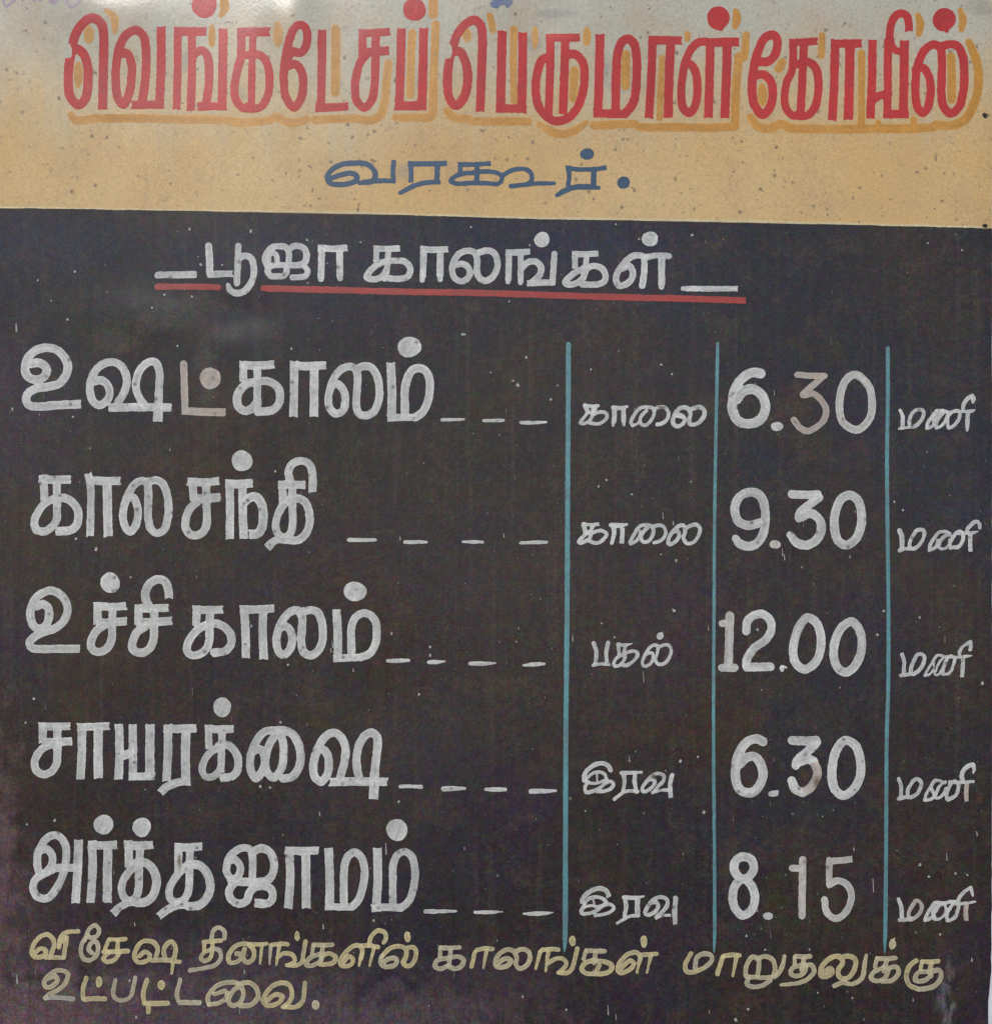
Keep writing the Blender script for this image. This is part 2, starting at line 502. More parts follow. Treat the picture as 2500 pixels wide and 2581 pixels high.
# ------------------------------------------------------------------ brush lettering
# Every line of the table is one brush stroke: kind, brush width, then the path of the brush.
#   P part | s round ends, f chisel ends, h round then chisel, c closed ring, o dab (centre, radii) | t tone of the paint
#   @ origin and scale of the numbers that follow, in drawing units
TRACES = r'''
P t1|title_word|red||
@ 130 0 4.004
f 97 525,1115 530,800 540,500 540,360 515,250 430,195 340,240 265,340 220,480 190,640 178,830 200,980 280,1063 350,1000 378,830 375,680 340,560 270,503 210,515
s 91 690,560 770,548 815,650 815,800 790,950 735,1061 680,1000 657,830 665,650 700,480 760,370 860,316 935,370 960,500 962,700 945,880 920,1040
f 90 810,1064 980,1062 1140,1060
f 93 1116,272 1112,700 1093,1105
f 82 1280,275 1278,700 1268,1112
f 92 1240,324 1400,322 1575,322
f 86 1420,330 1422,700 1410,1122
s 90 1430,570 1480,525 1530,515 1575,560 1592,660 1595,800 1580,950 1565,1070
f 86 1475,1080 1620,1076 1775,1076
f 95 1738,285 1732,700 1724,1115
o 1548,60 125,130
@ 560 0 4.004
f 92 155,326 320,326 490,330
f 88 198,285 198,450 195,580 160,700 128,900 145,1010 215,1093 290,1075
f 78 316,330 305,700 300,1090
s 86 250,560 340,550 420,585 470,680 483,830 460,980 390,1085 300,1100 215,1093
s 88 680,580 710,530 790,545 845,490 866,380 840,285 785,264 725,310 690,400 650,560 630,700 628,850 650,990 730,1092 800,1000 822,850 810,740 750,658 665,675
f 90 1014,308 1010,700 1000,1135
f 88 950,1092 1100,1090 1275,1080
f 84 1378,342 1530,338 1703,325
f 85 1420,300 1418,580
f 92 1400,535 1540,530 1690,516
f 88 1553,330 1548,600 1548,700
s 88 1470,545 1400,630 1355,780 1343,900 1365,1030 1440,1095 1510,1020 1540,880 1548,700 1553,500
@ 960 0 4.004
f 93 208,290 200,700 185,1120
f 95 433,288 425,700 415,1120
f 95 137,1075 300,1075 465,1073
o 340,100 118,117
P t2|title_word|red||
@ 960 0 4.004
f 94 1002,1137 1012,800 1022,550 1024,380 1005,260 945,210 865,240 780,340 725,480 685,650 672,850 690,990 755,1070 830,1000 874,850 874,740 850,620 800,530 710,525
f 96 1224,312 1215,700 1205,1142
f 95 1430,325 1428,700 1418,1145
f 88 1157,1099 1300,1098 1470,1101
@ 1330 0 4.004
f 86 185,384 350,382 520,380
f 86 228,342 225,700 208,1160
f 92 378,400 370,700 354,1160
s 91 225,585 150,600 100,720 80,880 95,1030 160,1150 280,1222 420,1180 510,1070 560,900 572,740 550,620 480,550 390,555
f 94 727,345 722,700 705,1185
s 93 885,1130 888,900 893,700 905,540 945,430 1010,390 1065,430 1095,560 1097,800 1085,950 1050,1060 985,1142
f 90 660,1140 800,1145 900,1150 995,1145
f 88 1217,402 1380,404 1555,408
f 88 1260,358 1250,700 1222,1195
f 95 1442,420 1430,700 1416,1190
@ 1690 0 4.004
s 87 135,660 195,645 250,720 270,850 265,980 240,1080 185,1137 125,1080 108,950 118,780 150,620 210,490 280,425 350,418
f 92 400,425 395,700 382,1188
f 93 370,425 480,425 560,420 695,422
f 96 572,425 565,700 547,1192
o 480,180 118,118
o 500,280 40,32
P t3|title_word|red||
@ 1690 0 4.004
s 92 890,620 985,614 1045,560 1079,440 1055,360 1005,350 940,390 895,480 850,620 826,780 823,930 850,1060 930,1152 1000,1080 1032,930 1015,830 945,752 850,760
f 78 1195,427 1340,424 1485,415
f 82 1235,388 1235,600 1220,720 1170,830 1150,960 1170,1100 1240,1165 1310,1140
f 85 1345,430 1328,800 1310,1165
s 87 1280,645 1390,625 1455,670 1488,780 1488,920 1460,1070 1390,1155 1300,1170
@ 2026 0 4.004
f 86 265,438 430,438 590,436
f 92 312,395 305,800 283,1215
f 99 465,440 458,800 447,1210
f 90 690,398 685,800 668,1200
f 85 846,395 845,800 838,1200
s 84 690,1010 760,965 850,940
f 94 1013,400 1008,800 1000,1190
f 88 795,1152 930,1150 1055,1147
f 84 1057,318 1055,220 1030,150 980,131 920,160 880,240 865,340 862,420
s 76 870,380 890,460 935,510 1000,510
s 89 1130,700 1200,682 1255,760 1277,880 1265,1010 1240,1100 1195,1138 1145,1080 1122,930 1130,760 1165,600 1230,490 1310,445 1375,480 1390,600 1388,800 1385,950 1410,1080 1480,1145 1560,1080 1605,920 1616,720 1600,560 1555,465 1490,440 1400,460
o 1415,192 118,120
s 50 1430,270 1440,302
P d1|drop_shadow|ochre|t1|
@ 130 0 4.004
s 75 200,1160,50 250,1215 330,1218 450,1200 700,1200 1000,1200 1300,1208 1600,1210 1740,1215 1830,1232 1950,1245 2070,1230 2200,1218 2280,1180 2340,1222 2460,1245 2580,1210
s 70 565,120,30 640,180 655,250 650,330,40
o 390,360 48,85
o 280,760 40,125
s 80 1745,20 1750,90 1715,160,40
o 1622,370 33,100
@ 560 0 4.004
o 570,360 42,120
s 82 1150,300 1150,620 1145,940
s 76 940,1215 1100,1210 1350,1205 1480,1222 1590,1180 1640,1050 1660,850 1680,650
@ 960 0 4.004
s 75 318,340 305,600 300,960
s 75 155,1195 350,1192 500,1190 522,1150 530,900 540,600 555,250
s 85 530,0 530,150
P d2|drop_shadow|ochre|t2|
@ 960 0 4.004
o 870,360 42,65
s 62 1100,170 1130,310
s 76 672,1130 740,1190 850,1205 900,1210
s 74 925,1226 1200,1228 1485,1230
s 66 1340,300 1335,700 1345,1020
P d2b|drop_shadow|ochre|t2|
@ 960 0 4.004
o 1555,380 28,105
@ 1330 0 4.004
s 74 110,1255,50 220,1320 340,1355 470,1320 590,1235,50
o 595,370 38,85
s 80 470,715 460,990
s 85 990,545 985,860
s 56 1355,580 1345,800 1330,1190
s 75 665,1265 900,1255 1080,1252 1130,1278 1400,1280 1690,1282 1740,1285 2080,1275
o 1610,365 28,50
@ 1690 0 4.004
s 82 655,110,50 668,180 650,270,50
s 66 760,350 745,580
s 80 690,570 665,800 650,1270
P d3|drop_shadow|ochre|t3|
@ 1690 0 4.004
o 925,950 46,105
s 76 1125,625 1090,690
s 80 815,1180 880,1270 1000,1295 1130,1250 1190,1285 1300,1296 1600,1300 1744,1300 2440,1297
s 62 1525,360 1520,560
@ 2026 0 4.004
s 80 1000,1298 1100,1295 1300,1287
s 82 1330,1255 1480,1265 1620,1210 1700,1080 1755,900 1757,700 1720,550 1665,420,60
s 64 580,530 580,1000 575,1250
s 54 745,1235 745,1270
s 56 1105,1205 1105,1270
s 78 1485,570 1490,800 1490,1000
s 74 1150,150,50 1175,240 1160,340,50
s 74 1580,100,50 1605,190 1590,290,50
P fd|faded_lettering|mauve||
@ 0 0 6.327
s 55 60,-120 70,0 80,70 115,110 160,80 240,10 280,-100
s 60 560,-60 565,20
s 60 665,-80 660,15
s 75 830,-60 835,35 920,30 950,-60
s 55 1080,-100 1080,20 1100,90 1160,125 1250,90 1330,-40
P sm|paint_smudge|smudge||
@ 960 0 4.004
o 1220,-20 105,85
s 60 1130,50 1170,70
s 55 1280,60 1310,20
P su|subtitle_word|blue||
@ 800 360 4.004
s 57 135,365 240,330 340,312 400,340 395,385 310,420 220,428 130,410 105,350 150,280 250,225 380,212 500,220 570,280 588,340 550,395 430,412,45
f 53 425,412 550,395 680,388 780,392
s 54 770,390 765,300 773,200
f 58 915,217 1100,220 1200,215 1310,210
f 52 940,192 948,300 945,410
f 60 1210,220 1205,425
s 52 1225,402 1130,402 1020,425 930,460 838,510,45
f 50 1415,222 1560,222 1755,212
f 46 1440,200 1440,330
f 52 1612,230 1605,425
s 50 1600,305 1480,312 1390,345 1345,390 1390,412 1500,412 1600,402
@ 1180 350 4.004
f 55 90,270 88,450
s 50 60,338 120,333 200,330 290,345 340,385 330,430 300,455 180,450 30,450
s 50 350,372 430,320 520,303 590,312 635,350 640,420 600,455 440,475,40
s 50 430,477 560,462 700,450 870,448,40
f 49 985,290 1100,306 1250,308 1400,288
f 50 1005,270 1018,370 1005,480
f 58 1268,310 1262,490
s 60 1315,492,40 1180,482 1060,490 980,520 895,568,45
o 1200,152 73,61
o 1567,440 67,62
P h1|heading_word|white||
@ 380 560 4.004
s 73 592,245 600,350 604,525
f 70 568,532 700,528 845,524
s 68 890,245 885,400 875,620
s 68 905,370 960,343 1020,370 1046,450 1040,560 1000,650 930,710 870,720 810,690 790,640,50
s 64 1180,440 1158,380 1180,310 1240,256 1310,248 1370,260 1398,320 1395,430
s 58 1195,400 1200,340 1240,315 1275,345 1275,410 1230,445
s 66 1395,290 1440,250 1500,246 1560,280 1578,340 1560,410 1510,435 1400,437
s 60 1180,445 1300,437 1520,437
s 64 1200,455 1185,500 1215,545 1290,552 1350,545 1375,510 1378,450
s 62 1550,445 1587,490 1570,545 1520,558 1435,562
@ 800 560 4.004
f 68 5,265 150,272 310,262
f 70 48,232 45,400 40,570
s 58 42,500 40,580
f 70 228,285 230,550
s 58 229,500 232,570
P h2|heading_word|white||
@ 800 560 4.004
f 64 562,268 700,272 840,268
f 62 598,240 598,400
s 62 718,280 705,480 680,560
s 66 720,390 610,430 525,510 500,560 540,578 600,575 660,545 700,490
s 66 690,400 800,392 880,400 930,450 937,500 905,555 830,573 680,568
f 66 1038,277 1180,282 1322,275
f 68 1074,245 1070,420 1065,560
s 54 1066,500 1060,585
f 72 1240,290 1238,560
s 58 1238,500 1238,580
s 67 1410,430 1480,427 1530,470 1538,530 1500,580 1450,597 1390,570 1360,500 1370,420 1420,330 1500,292 1575,300 1612,370 1610,450 1620,540 1690,593 1760,560 1810,480 1818,400 1790,320 1720,287 1630,310
@ 1220 560 2.791
f 45 150,210 240,212 325,206
f 46 172,190 172,330 168,415
s 36 170,380 166,422
f 43 258,220 256,420
s 36 256,390 256,426
s 47 265,320 310,280 365,278 402,320 390,370 340,420
f 45 300,430 400,425 503,425
s 45 495,222 487,330 482,425
o 407,122 55,55
f 45 617,222 710,224 805,220
f 42 640,200 638,325
s 42 722,235 712,330 700,390
s 45 735,320 650,347 590,395 570,425 590,436 640,432 690,400 715,340
s 45 700,320 780,308 830,325 853,370 845,415 800,435 690,437
s 47 970,325 1020,306 1045,345 1035,400 995,437 950,447 930,415 933,365 965,310 1010,260 1060,233 1110,235
s 47 1125,245 1128,300 1122,380 1112,445
s 44 1140,245 1220,232 1302,238
f 50 1248,240 1248,445
s 40 1248,420 1246,455
o 1167,116 57,54
P k1|heading_dash|white||
@ 380 560 4.004
f 72 100,535 250,535 470,533
s 66 78,538 110,536
P k2|heading_dash|white||
@ 1220 560 2.791
f 40 1425,467 1600,468 1783,468
s 34 1398,467 1430,467
P u1|underline|redline||
@ 380 560 4.004
s 70 75,655 250,655 400,655 560,658 690,662
P u2|underline|redline||
@ 0 0 1
f 18.5 668,728 854,732 1000,735.5 1220,739 1500,747 1700,752 1881,757.5
s 16 664,727.5 700,728.5
P r1|service_word|white||
@ 30 840 4.004
h 90 200,310 270,298 340,330 360,380 330,440 250,470 170,440 140,370 160,270 230,185 340,148 450,165 540,250 572,340 550,430 480,510 370,540 250,560 170,610 150,670 180,725 260,740 450,728 708,715
s 83 840,490 900,475 965,510 995,590 975,670 890,727 830,690 798,600 805,480 860,370 940,310 1030,293 1110,330 1160,420 1168,500 1140,600 1080,700
s 82 1360,740 1300,660 1262,550 1270,450 1320,350 1400,290 1460,300 1495,380 1492,600 1485,800
f 100 1490,700 1485,800 1480,895
f 86 985,752 1300,748 1620,752
t 1
@ 440 840 4.004
s 74 100,312 108,500 113,745
f 80 80,785 300,795 525,800
s 70 110,770 112,790
o 370,458 106,112
t 0
f 85 660,325 840,330 1020,318
f 82 703,280 703,500
f 80 845,340 842,800
s 88 820,495 730,520 660,590 637,670 660,750 720,785 790,760 842,700
s 86 830,490 950,488 1040,540 1071,620 1060,710 1000,775 920,792 850,795
f 86 838,795 960,790
f 86 1170,330 1350,335 1537,325
f 86 1212,280 1212,600 1205,845
f 90 1415,350 1412,850
@ 740 840 2.673
s 54 255,352 300,343 340,390 350,450 335,520 285,543 250,510 237,450 250,370 290,280 340,235 385,226 418,240 432,290 428,400 425,480 440,540 480,555 540,530 575,450 577,360 560,280 520,230 470,224 430,240
f 60 655,195 663,400 660,590
f 50 628,572 720,567 830,566
s 57 752,555 750,400 765,310 800,250 840,235 890,255 915,310 918,380 905,460 870,530 820,567
o 781,93 79,71
P r2|service_word|white||
@ 60 1130 4.004
f 88 155,312 320,318 485,314
f 86 205,265 215,540
f 84 340,340 342,600
s 82 330,505 230,545 150,640 112,740 130,820 210,840 280,800 335,720 342,600
s 87 320,508 420,503 500,550 550,620 558,690 535,780 470,830 380,836
f 90 322,838 450,832
f 88 640,320 800,330 990,328
f 80 655,248 683,400 682,650 676,890
f 94 848,350 853,600 860,895
s 82 1045,505 1110,495 1150,570 1158,670 1140,770 1080,842 1030,790 1008,690 1025,570 1075,440 1130,360 1200,327 1250,350 1265,450 1262,600 1265,720 1295,820 1350,857 1420,820 1460,700 1468,580 1450,450 1410,360 1350,322 1260,335
@ 430 1130 4.004
f 85 172,335 330,345 498,328
f 84 225,300 240,530
f 92 215,512 370,506 513,494
f 86 365,350 368,600
s 84 280,540 200,610 160,720 158,800 200,865 260,880 330,845 368,770 370,600
f 88 555,355 690,360 838,352
f 86 598,310 605,600 600,922
f 86 730,350 732,600 742,918
s 92 745,545 800,500 860,490 915,550 937,650 930,780 895,850 850,868
f 93 797,868 880,866
o 727,128 104,108
f 82 1435,445 1433,250 1400,160 1325,128 1240,155 1195,230 1205,310 1225,370
f 85 1085,368 1225,368 1365,368
f 82 1128,325 1138,560
f 82 1232,380 1232,600
s 80 1180,530 1120,600 1075,700 1062,790 1090,870 1150,900 1210,860 1234,760 1232,600
s 84 1200,522 1310,510 1370,560 1405,680 1400,780 1360,870 1290,925 1200,927 1100,912
f 80 1200,925 1080,922 1030,950 975,1005,90
P r3|service_word|white||
@ 50 1420 4.004
h 86 180,430 235,410 290,450 300,530 270,620 200,660 140,620 112,530 125,430 190,330 280,280 350,280 430,330 482,420 482,500 440,590 350,660 240,695 150,745 103,800 130,850 200,862 400,862 612,862
f 84 745,430 910,438 1082,428
f 82 790,390 788,620
f 80 942,440 935,640
f 86 770,602 930,595 1090,580
s 85 860,620 780,680 730,770 722,840 760,885 820,890 890,850 930,760 935,640
o 917,195 100,105
f 84 1160,455 1330,455 1510,448
f 86 1205,410 1202,620
f 84 1362,450 1358,640
f 86 1185,594 1370,590 1540,578
s 86 1275,630 1190,690 1145,780 1138,850 1170,890 1240,902 1310,860 1353,770 1358,640
f 88 1510,355 1502,260 1470,185 1400,160 1320,200 1272,290 1280,370 1310,440
P r3b|service_word|white||
@ 440 1420 3.003
f 62 135,350 250,352 372,350
f 60 168,318 168,470
f 64 270,360 265,560
s 62 265,455 180,500 115,580 95,650 120,690 180,692 240,650 265,580 268,480
s 64 255,460 330,457 400,500 432,560 425,620 380,665 300,675
f 66 282,678 340,672
f 62 495,348 620,350 757,342
f 66 527,318 537,500 540,722
f 66 672,360 668,520 675,728
s 63 800,485 845,478 880,520 890,590 870,655 820,694 785,660 771,590 785,510 820,430 865,375 910,355 945,365 965,410 963,500 958,600 975,670 1025,698 1080,670 1115,600 1122,520 1110,430 1080,370 1045,355 975,362
f 66 1225,345 1235,550 1232,738
f 58 1200,722 1300,717 1410,714
s 62 1338,700 1337,580 1340,480 1370,410 1420,378 1480,390 1520,440 1530,520 1520,610 1480,680 1410,713
o 1366,212 87,76
P r4|service_word|white||
@ 60 1740 4.004
f 80 152,362 320,364 478,362
f 84 195,322 198,540
f 86 345,370 342,600
f 86 185,522 350,520 490,513
s 82 285,545 190,590 130,670 115,740 140,815 210,848 280,820 330,750 342,680 344,560
f 80 540,370 700,368 872,362
f 88 587,335 590,600 575,898
f 95 755,350 752,600 755,895
f 87 960,340 968,600 957,902
f 86 1100,345 1102,600 1102,885
s 88 985,672 1090,628
f 95 1275,340 1272,600 1272,890
f 80 1060,874 1200,870 1328,872
f 86 1405,388 1570,390 1745,384
f 88 1455,345 1455,600 1438,922
f 93 1635,400 1630,700 1635,965
f 85 1680,925 1600,925 1500,950 1430,985 1375,1040
@ 500 1740 3.365
f 68 52,330 180,332 305,328
f 62 85,292 90,500
f 64 200,345 190,700
s 63 195,480 110,520 50,600 30,670 60,735 110,738 165,700 192,640
s 70 175,472 250,466 310,520 337,600 330,680 280,735 210,742
f 70 187,745 250,740
o 202,143 78,84
s 70 470,515 530,503 563,600 540,690 490,748 450,700 438,620 455,520 500,420 550,360 610,343 670,350 715,430 722,550 705,660 640,744 590,710 568,650 572,560 600,470 645,390
s 73 620,345 720,342 790,370 845,450 867,560 850,660 800,730 720,752
f 70 703,754 770,746
s 72 1000,515 1060,508 1098,560 1106,640 1090,720 1040,777 990,740 974,660 990,560 1035,450 1090,385 1150,362 1210,400 1245,480 1245,560 1220,680 1200,750
s 72 1370,760 1345,660 1342,560 1365,460 1410,390 1470,362 1515,400 1520,460 1505,600 1490,760
f 82 1495,700 1485,925
f 74 1105,780 1350,775 1612,778
P r5|service_word|white||
@ 50 2040 4.004
s 79 205,420 275,403 325,460 332,530 300,600 250,650
s 80 200,650 180,560 185,450 230,350 290,280 355,260 420,290 465,370 470,460 460,560 430,680 370,800 300,885 240,902 165,870 135,790 160,710 230,660 330,612
f 84 330,592 480,592 620,590
f 90 595,305 590,500 563,950
f 87 685,362 830,368 985,360
f 88 732,315 735,600 715,948
f 93 890,380 885,600 883,945
o 845,155 98,104
f 86 1050,365 1190,370 1345,362
f 84 1095,315 1100,590
f 82 1212,380 1200,700
s 80 1180,545 1110,620 1045,720 1026,810 1050,890 1110,925 1170,890 1198,800 1202,680
s 90 1170,548 1260,543 1335,600 1375,700 1370,800 1330,890 1260,940 1180,945
f 80 1230,945 1100,945 1010,990 940,1055,88
o 1230,185 92,100
f 84 1560,385 1690,390 1840,378
f 80 1598,345 1598,640
f 80 1715,400 1707,760
s 80 1690,565 1620,630 1545,730 1505,830 1520,910 1590,940 1660,910 1702,820 1707,700
s 90 1690,568 1780,562 1860,610 1910,710 1920,800 1890,890 1810,970 1700,985
f 82 1740,985 1600,970 1500,1010 1400,1085
@ 520 2040 3.365
s 64 195,440 240,430 283,480 283,540 250,590 200,600
s 66 215,600 172,540 180,440 230,370 310,330 370,345 390,420 392,520 388,620
s 72 385,375 430,342 480,335 540,370 572,450 565,540 520,605 440,622
s 72 210,612 320,620 480,625
s 70 235,625 192,700 210,770 280,805 340,780 362,720 400,672 480,655 545,680 563,740 540,790 490,805
f 76 405,800 510,805
f 70 668,352 800,355 952,352
f 74 705,320 710,600 695,848
f 76 845,370 845,600 848,845
f 76 1037,325 1048,600 1045,855
f 62 1005,827 1120,828 1250,826
s 68 1168,800 1167,600 1175,470 1210,390 1260,363 1310,400 1340,480 1342,580 1320,690 1290,770 1240,825
f 76 1450,325 1455,600 1440,865
f 68 1402,838 1550,828 1660,834
s 66 1582,810 1582,600 1585,480 1620,390 1680,358 1735,390 1765,470 1770,580 1750,690 1715,780 1655,834
o 1618,175 93,94
P e1|leader_dash|white||
@ 740 840 2.673
s 24 1001,582 1075,582 1148,580,16
P e1|leader_dash|white||
@ 740 840 2.673
s 23 1280,588 1350,588 1413,587
P e1|leader_dash|white||
@ 740 840 2.673
s 26 1532,602 1620,602 1702,599,16
P e2|leader_dash|white||
@ 860 1330 3.272
s 36 66,101 150,101 285,100,24
P e2|leader_dash|white||
@ 860 1330 3.272
s 34 526,119 620,119 705,119,24
P e2|leader_dash|white||
@ 860 1330 3.272
s 34 1005,117,22 1080,118 1165,119,24
P e2|leader_dash|white||
@ 860 1330 3.272
s 34 1475,126,24 1580,122 1695,118,24
P e3|leader_dash|white||
@ 440 1420 3.003
s 34 1612,740,26 1700,738 1772,736,22
P e3|leader_dash|white||
@ 960 1630 3.954
s 48 475,157,40 540,155 635,148,22
P e3|leader_dash|white||
@ 960 1630 3.954
s 46 888,170,38 1000,168 1140,164,20
P e3|leader_dash|white||
@ 960 1630 3.954
s 46 1415,186,24 1540,175 1630,170,24
P e4|leader_dash|white||
@ 980 1960 4.126
s 42 122,93 230,93 335,97
P e4|leader_dash|white||
@ 980 1960 4.126
s 54 568,117 680,113 790,112,36
P e4|leader_dash|white||
@ 980 1960 4.126
s 46 1005,120,36 1110,122 1210,122,40
P e4|leader_dash|white||
@ 980 1960 4.126
s 52 1478,140 1600,137 1735,134,30
P e5|leader_dash|white||
@ 1040 2270 4.745
s 52 155,128 300,128 520,124,26
P e5|leader_dash|white||
@ 1040 2270 4.745
s 48 745,140,36 900,138 1075,132,20
P e5|leader_dash|white||
@ 1040 2270 4.745
s 58 1325,155,28 1480,153 1620,146,36 1685,138,12
P m1|time_of_day_word|white||
@ 1430 880 4.867
f 46 190,688 300,702 402,692
s 62 215,690 245,760
s 52 325,710 300,790
s 46 255,765 205,835 155,905 175,915 235,900 285,860 310,800
s 40 240,785 300,770 345,735
s 50 315,805 370,778 440,772 483,800 478,850 430,895 360,917 275,905
s 58 560,715 640,722 730,705,40
f 64 570,700 575,830 565,920
s 44 570,850 560,935
f 60 685,720 688,900
s 44 688,880 692,930
s 50 800,938 777,900 800,840 860,750 910,717 1000,714 1060,735 1060,800 1020,880 960,932 905,920 890,860 920,800 970,755
s 42 795,935 850,918 890,870 900,820
s 52 1050,745 1130,712 1200,720 1238,790 1220,860 1160,912 1100,925
s 58 1330,815 1390,812 1435,855 1415,915 1340,948 1293,900 1310,810 1370,730 1420,715 1475,730 1505,790 1490,870 1500,920 1560,925 1630,880 1678,800 1670,740 1620,712 1560,722 1500,745
s 48 1340,820 1420,840
P c1|clock_time|white||
@ 1790 880 2.673
s 67 338,165 290,157 220,190 170,260 150,340 150,420 190,485 270,503 340,470 368,390 350,320 290,270 220,285 175,340
o 447,522 44,31
t 1
s 42 583,172 680,180 770,180
s 44 760,182 700,235 630,295 622,308 690,302 740,340 778,410 760,480 700,535 650,553 600,530 560,475
t 0.3
c 54 975,172 1060,240 1088,360 1070,470 1000,540 960,540 890,490 868,390 880,280 920,200
P n1|hour_word|white||
@ 2250 980 8.473
s 100 155,460,85 205,580 210,700 205,825
s 72 130,850,60 250,828 400,822
s 92 355,800 350,680 400,540 480,460 560,440 640,460 660,530 620,650 540,750 430,815
s 85 735,840 740,740 830,600 930,465
s 80 930,460 1080,465 1170,500
s 130 900,700 950,560 1050,510
s 72 720,845 810,820 890,740
s 75 930,835 1000,815 1100,720 1150,600
s 86 1170,560 1165,700 1190,835 1290,790 1400,660 1430,540 1420,480 1330,470 1230,520 1165,620
s 88 930,840 920,740 980,620 1070,520
s 78 1300,475 1500,485 1690,468 1760,442,25
s 100 1600,500 1590,700 1585,890,70
s 95 1500,470 1505,360 1560,240 1680,140,75
s 108 1690,145 1718,210 1705,290,60
P m2|time_of_day_word|white||
@ 1420 1200 4.745
f 48 215,570 330,582 435,570
s 60 240,575 258,660
s 52 345,600 312,690
s 50 300,665 230,725 180,790 200,800 260,780 312,740 330,690
s 50 330,690 400,657 470,657 512,690 490,740 430,790 370,800 310,775
s 62 565,585 680,590 755,578,36
s 62 590,600 603,680 575,800,45
f 60 702,610 700,700 695,815
s 50 800,808 792,790 830,720 900,610 940,588 1040,592 1072,640 1060,710 1010,780 950,785 925,740 950,670 1010,605
s 46 800,808 860,778 905,720 915,660
s 50 1055,605 1130,588 1190,602 1218,660 1200,730 1140,780 1080,797
s 52 1300,665 1365,660 1378,715 1330,785 1260,815 1252,760 1300,670 1370,600 1430,592 1452,650 1432,740 1470,803 1550,790 1610,710 1628,620 1580,580 1500,600 1440,640
P c2|clock_time|white||
@ 1790 1200 2.673
s 61 335,315 250,332 185,300 163,215 200,135 280,108 340,140 366,230 366,330 345,410 300,460 240,472 190,450 168,420,50
t 0.6
o 433,460 40,28
t 0
s 58 548,122 640,127 720,125
s 60 730,145 680,180 600,250 595,283
s 62 600,280 670,250 730,290 745,350 720,420 650,465 580,450 535,395,50
c 61 935,127 990,160 1016,250 1010,350 970,430 910,465 855,430 833,340 840,240 880,155
P n2|hour_word|white||
@ 2250 1300 7.908
s 108 130,302 170,420 178,620
s 84 132,690,100 250,655 420,655
s 84 325,640 330,540 400,390 480,290 600,287 625,340 590,480 500,600 420,655
s 80 720,685 740,580 830,430 920,330 1060,320 1130,360
s 72 720,690 830,640 890,560
s 66 885,480 890,600 960,660 1060,640 1120,560 1130,470
s 84 905,590 960,470 1060,390 1130,380
s 84 1140,640 1130,560 1200,420 1290,320 1370,330 1400,420 1380,520 1300,620 1160,632
s 78 1300,350 1480,345 1600,335 1700,312,30
f 94 1540,380 1535,560 1545,712
s 84 1490,340 1480,270 1550,190 1650,112 1725,160 1730,245
P m3|time_of_day_word|white||
@ 1420 1520 4.745
s 52 360,478 390,580 380,720
s 52 532,472 508,600 518,720
s 44 352,742 440,725 545,733
s 46 645,492 720,502 825,482,20
s 50 655,490 660,600
s 46 740,510 718,600 735,650
s 44 715,615 640,650 597,720 610,750 670,740 720,680 735,620
s 48 740,592 830,572 883,592 870,650 800,720 730,745 690,730
s 46 1000,605 1055,595 1068,660 1030,730 960,752 940,710 970,620 1030,530 1080,500 1125,515 1118,590 1097,680 1130,728 1200,722 1260,650 1285,560 1250,502 1190,500 1130,525
s 30 1065,600 1065,700
o 1152,392 44,46
s 26 1160,370 1190,340,8
P c3|clock_time|white||
@ 1790 1500 2.673
t 0.3
s 60 128,138 125,300 118,480
s 50 78,190 120,190
s 55 76,488 160,488
t 0
s 58 240,240 250,170 290,137 350,127 400,170 407,240 370,300 290,360 245,430 240,470
s 60 245,485 400,483
o 480,492 16,22
s 14 482,480 508,486
c 60 655,150 715,190 742,280 735,390 690,470 630,500 575,460 555,370 575,270 610,190
c 60 945,178 995,220 1018,310 1005,410 960,490 905,520 850,480 828,390 845,290 885,215
P n3|hour_word|white||
@ 2250 1600 8.473
s 92 185,418 225,560 220,840
s 84 155,868 300,850 420,832
s 92 370,820 375,700 440,540 500,430 600,410 660,470 640,600 560,740 420,845
s 66 660,870 720,760 820,600 930,440 1060,450 1110,480
s 58 660,872 770,840 840,760
s 62 860,600 860,760 890,850 950,850 1010,780 1080,640 1110,540
s 56 905,780 930,680 990,570 1060,490
s 72 1050,835 1060,740 1110,600 1160,490 1230,450 1300,500 1290,600 1240,740 1160,830 1050,842
s 74 1130,460 1400,475 1550,455 1680,437,20
f 94 1480,500 1475,700 1455,910
s 84 1410,450 1410,370 1480,250 1640,150
f 90 1640,130 1650,230 1635,340
P m4|time_of_day_word|white||
@ 1420 1830 4.745
s 60 562,525 540,480 480,445 400,450 310,500 250,580 250,650
s 44 268,640 300,672 400,680 470,655 505,640
s 46 290,610 350,560 420,548 490,575 515,640
s 30 398,580 402,670
s 50 290,660 255,730 270,785 340,780 430,740 500,680 560,658 595,690 570,740 490,775 400,780
s 50 690,558 800,556 930,550,40
s 54 712,560 728,660 710,770
s 56 852,580 850,680 875,785
s 45 890,778 780,772 700,800 607,872
s 48 1020,635 1085,645 1085,690 1010,765 945,780 940,740 1000,650 1070,585 1130,563 1195,590 1192,650 1130,720 1085,775
f 46 1045,800 1150,768 1270,762
s 54 1298,578 1272,680 1268,760
f 58 1270,720 1282,865
P c4|clock_time|white||
@ 1790 1820 2.673
s 64 350,130 310,112 250,130 195,200 168,300 170,390 200,455 270,475 325,430 352,350 330,270 290,230 240,240 195,280
o 420,480 34,22
s 22 420,468 450,466
s 62 548,122 640,126 710,122
s 62 715,135 660,190 580,260 573,290
s 62 590,272 650,248 695,265
t 1
s 60 690,262 718,330 700,400 660,450 625,470
t 0
s 62 620,474 570,450 545,395
c 62 910,122 975,160 1008,270 1000,380 950,460 890,492 835,450 815,340 835,220 870,150
P n4|hour_word|white||
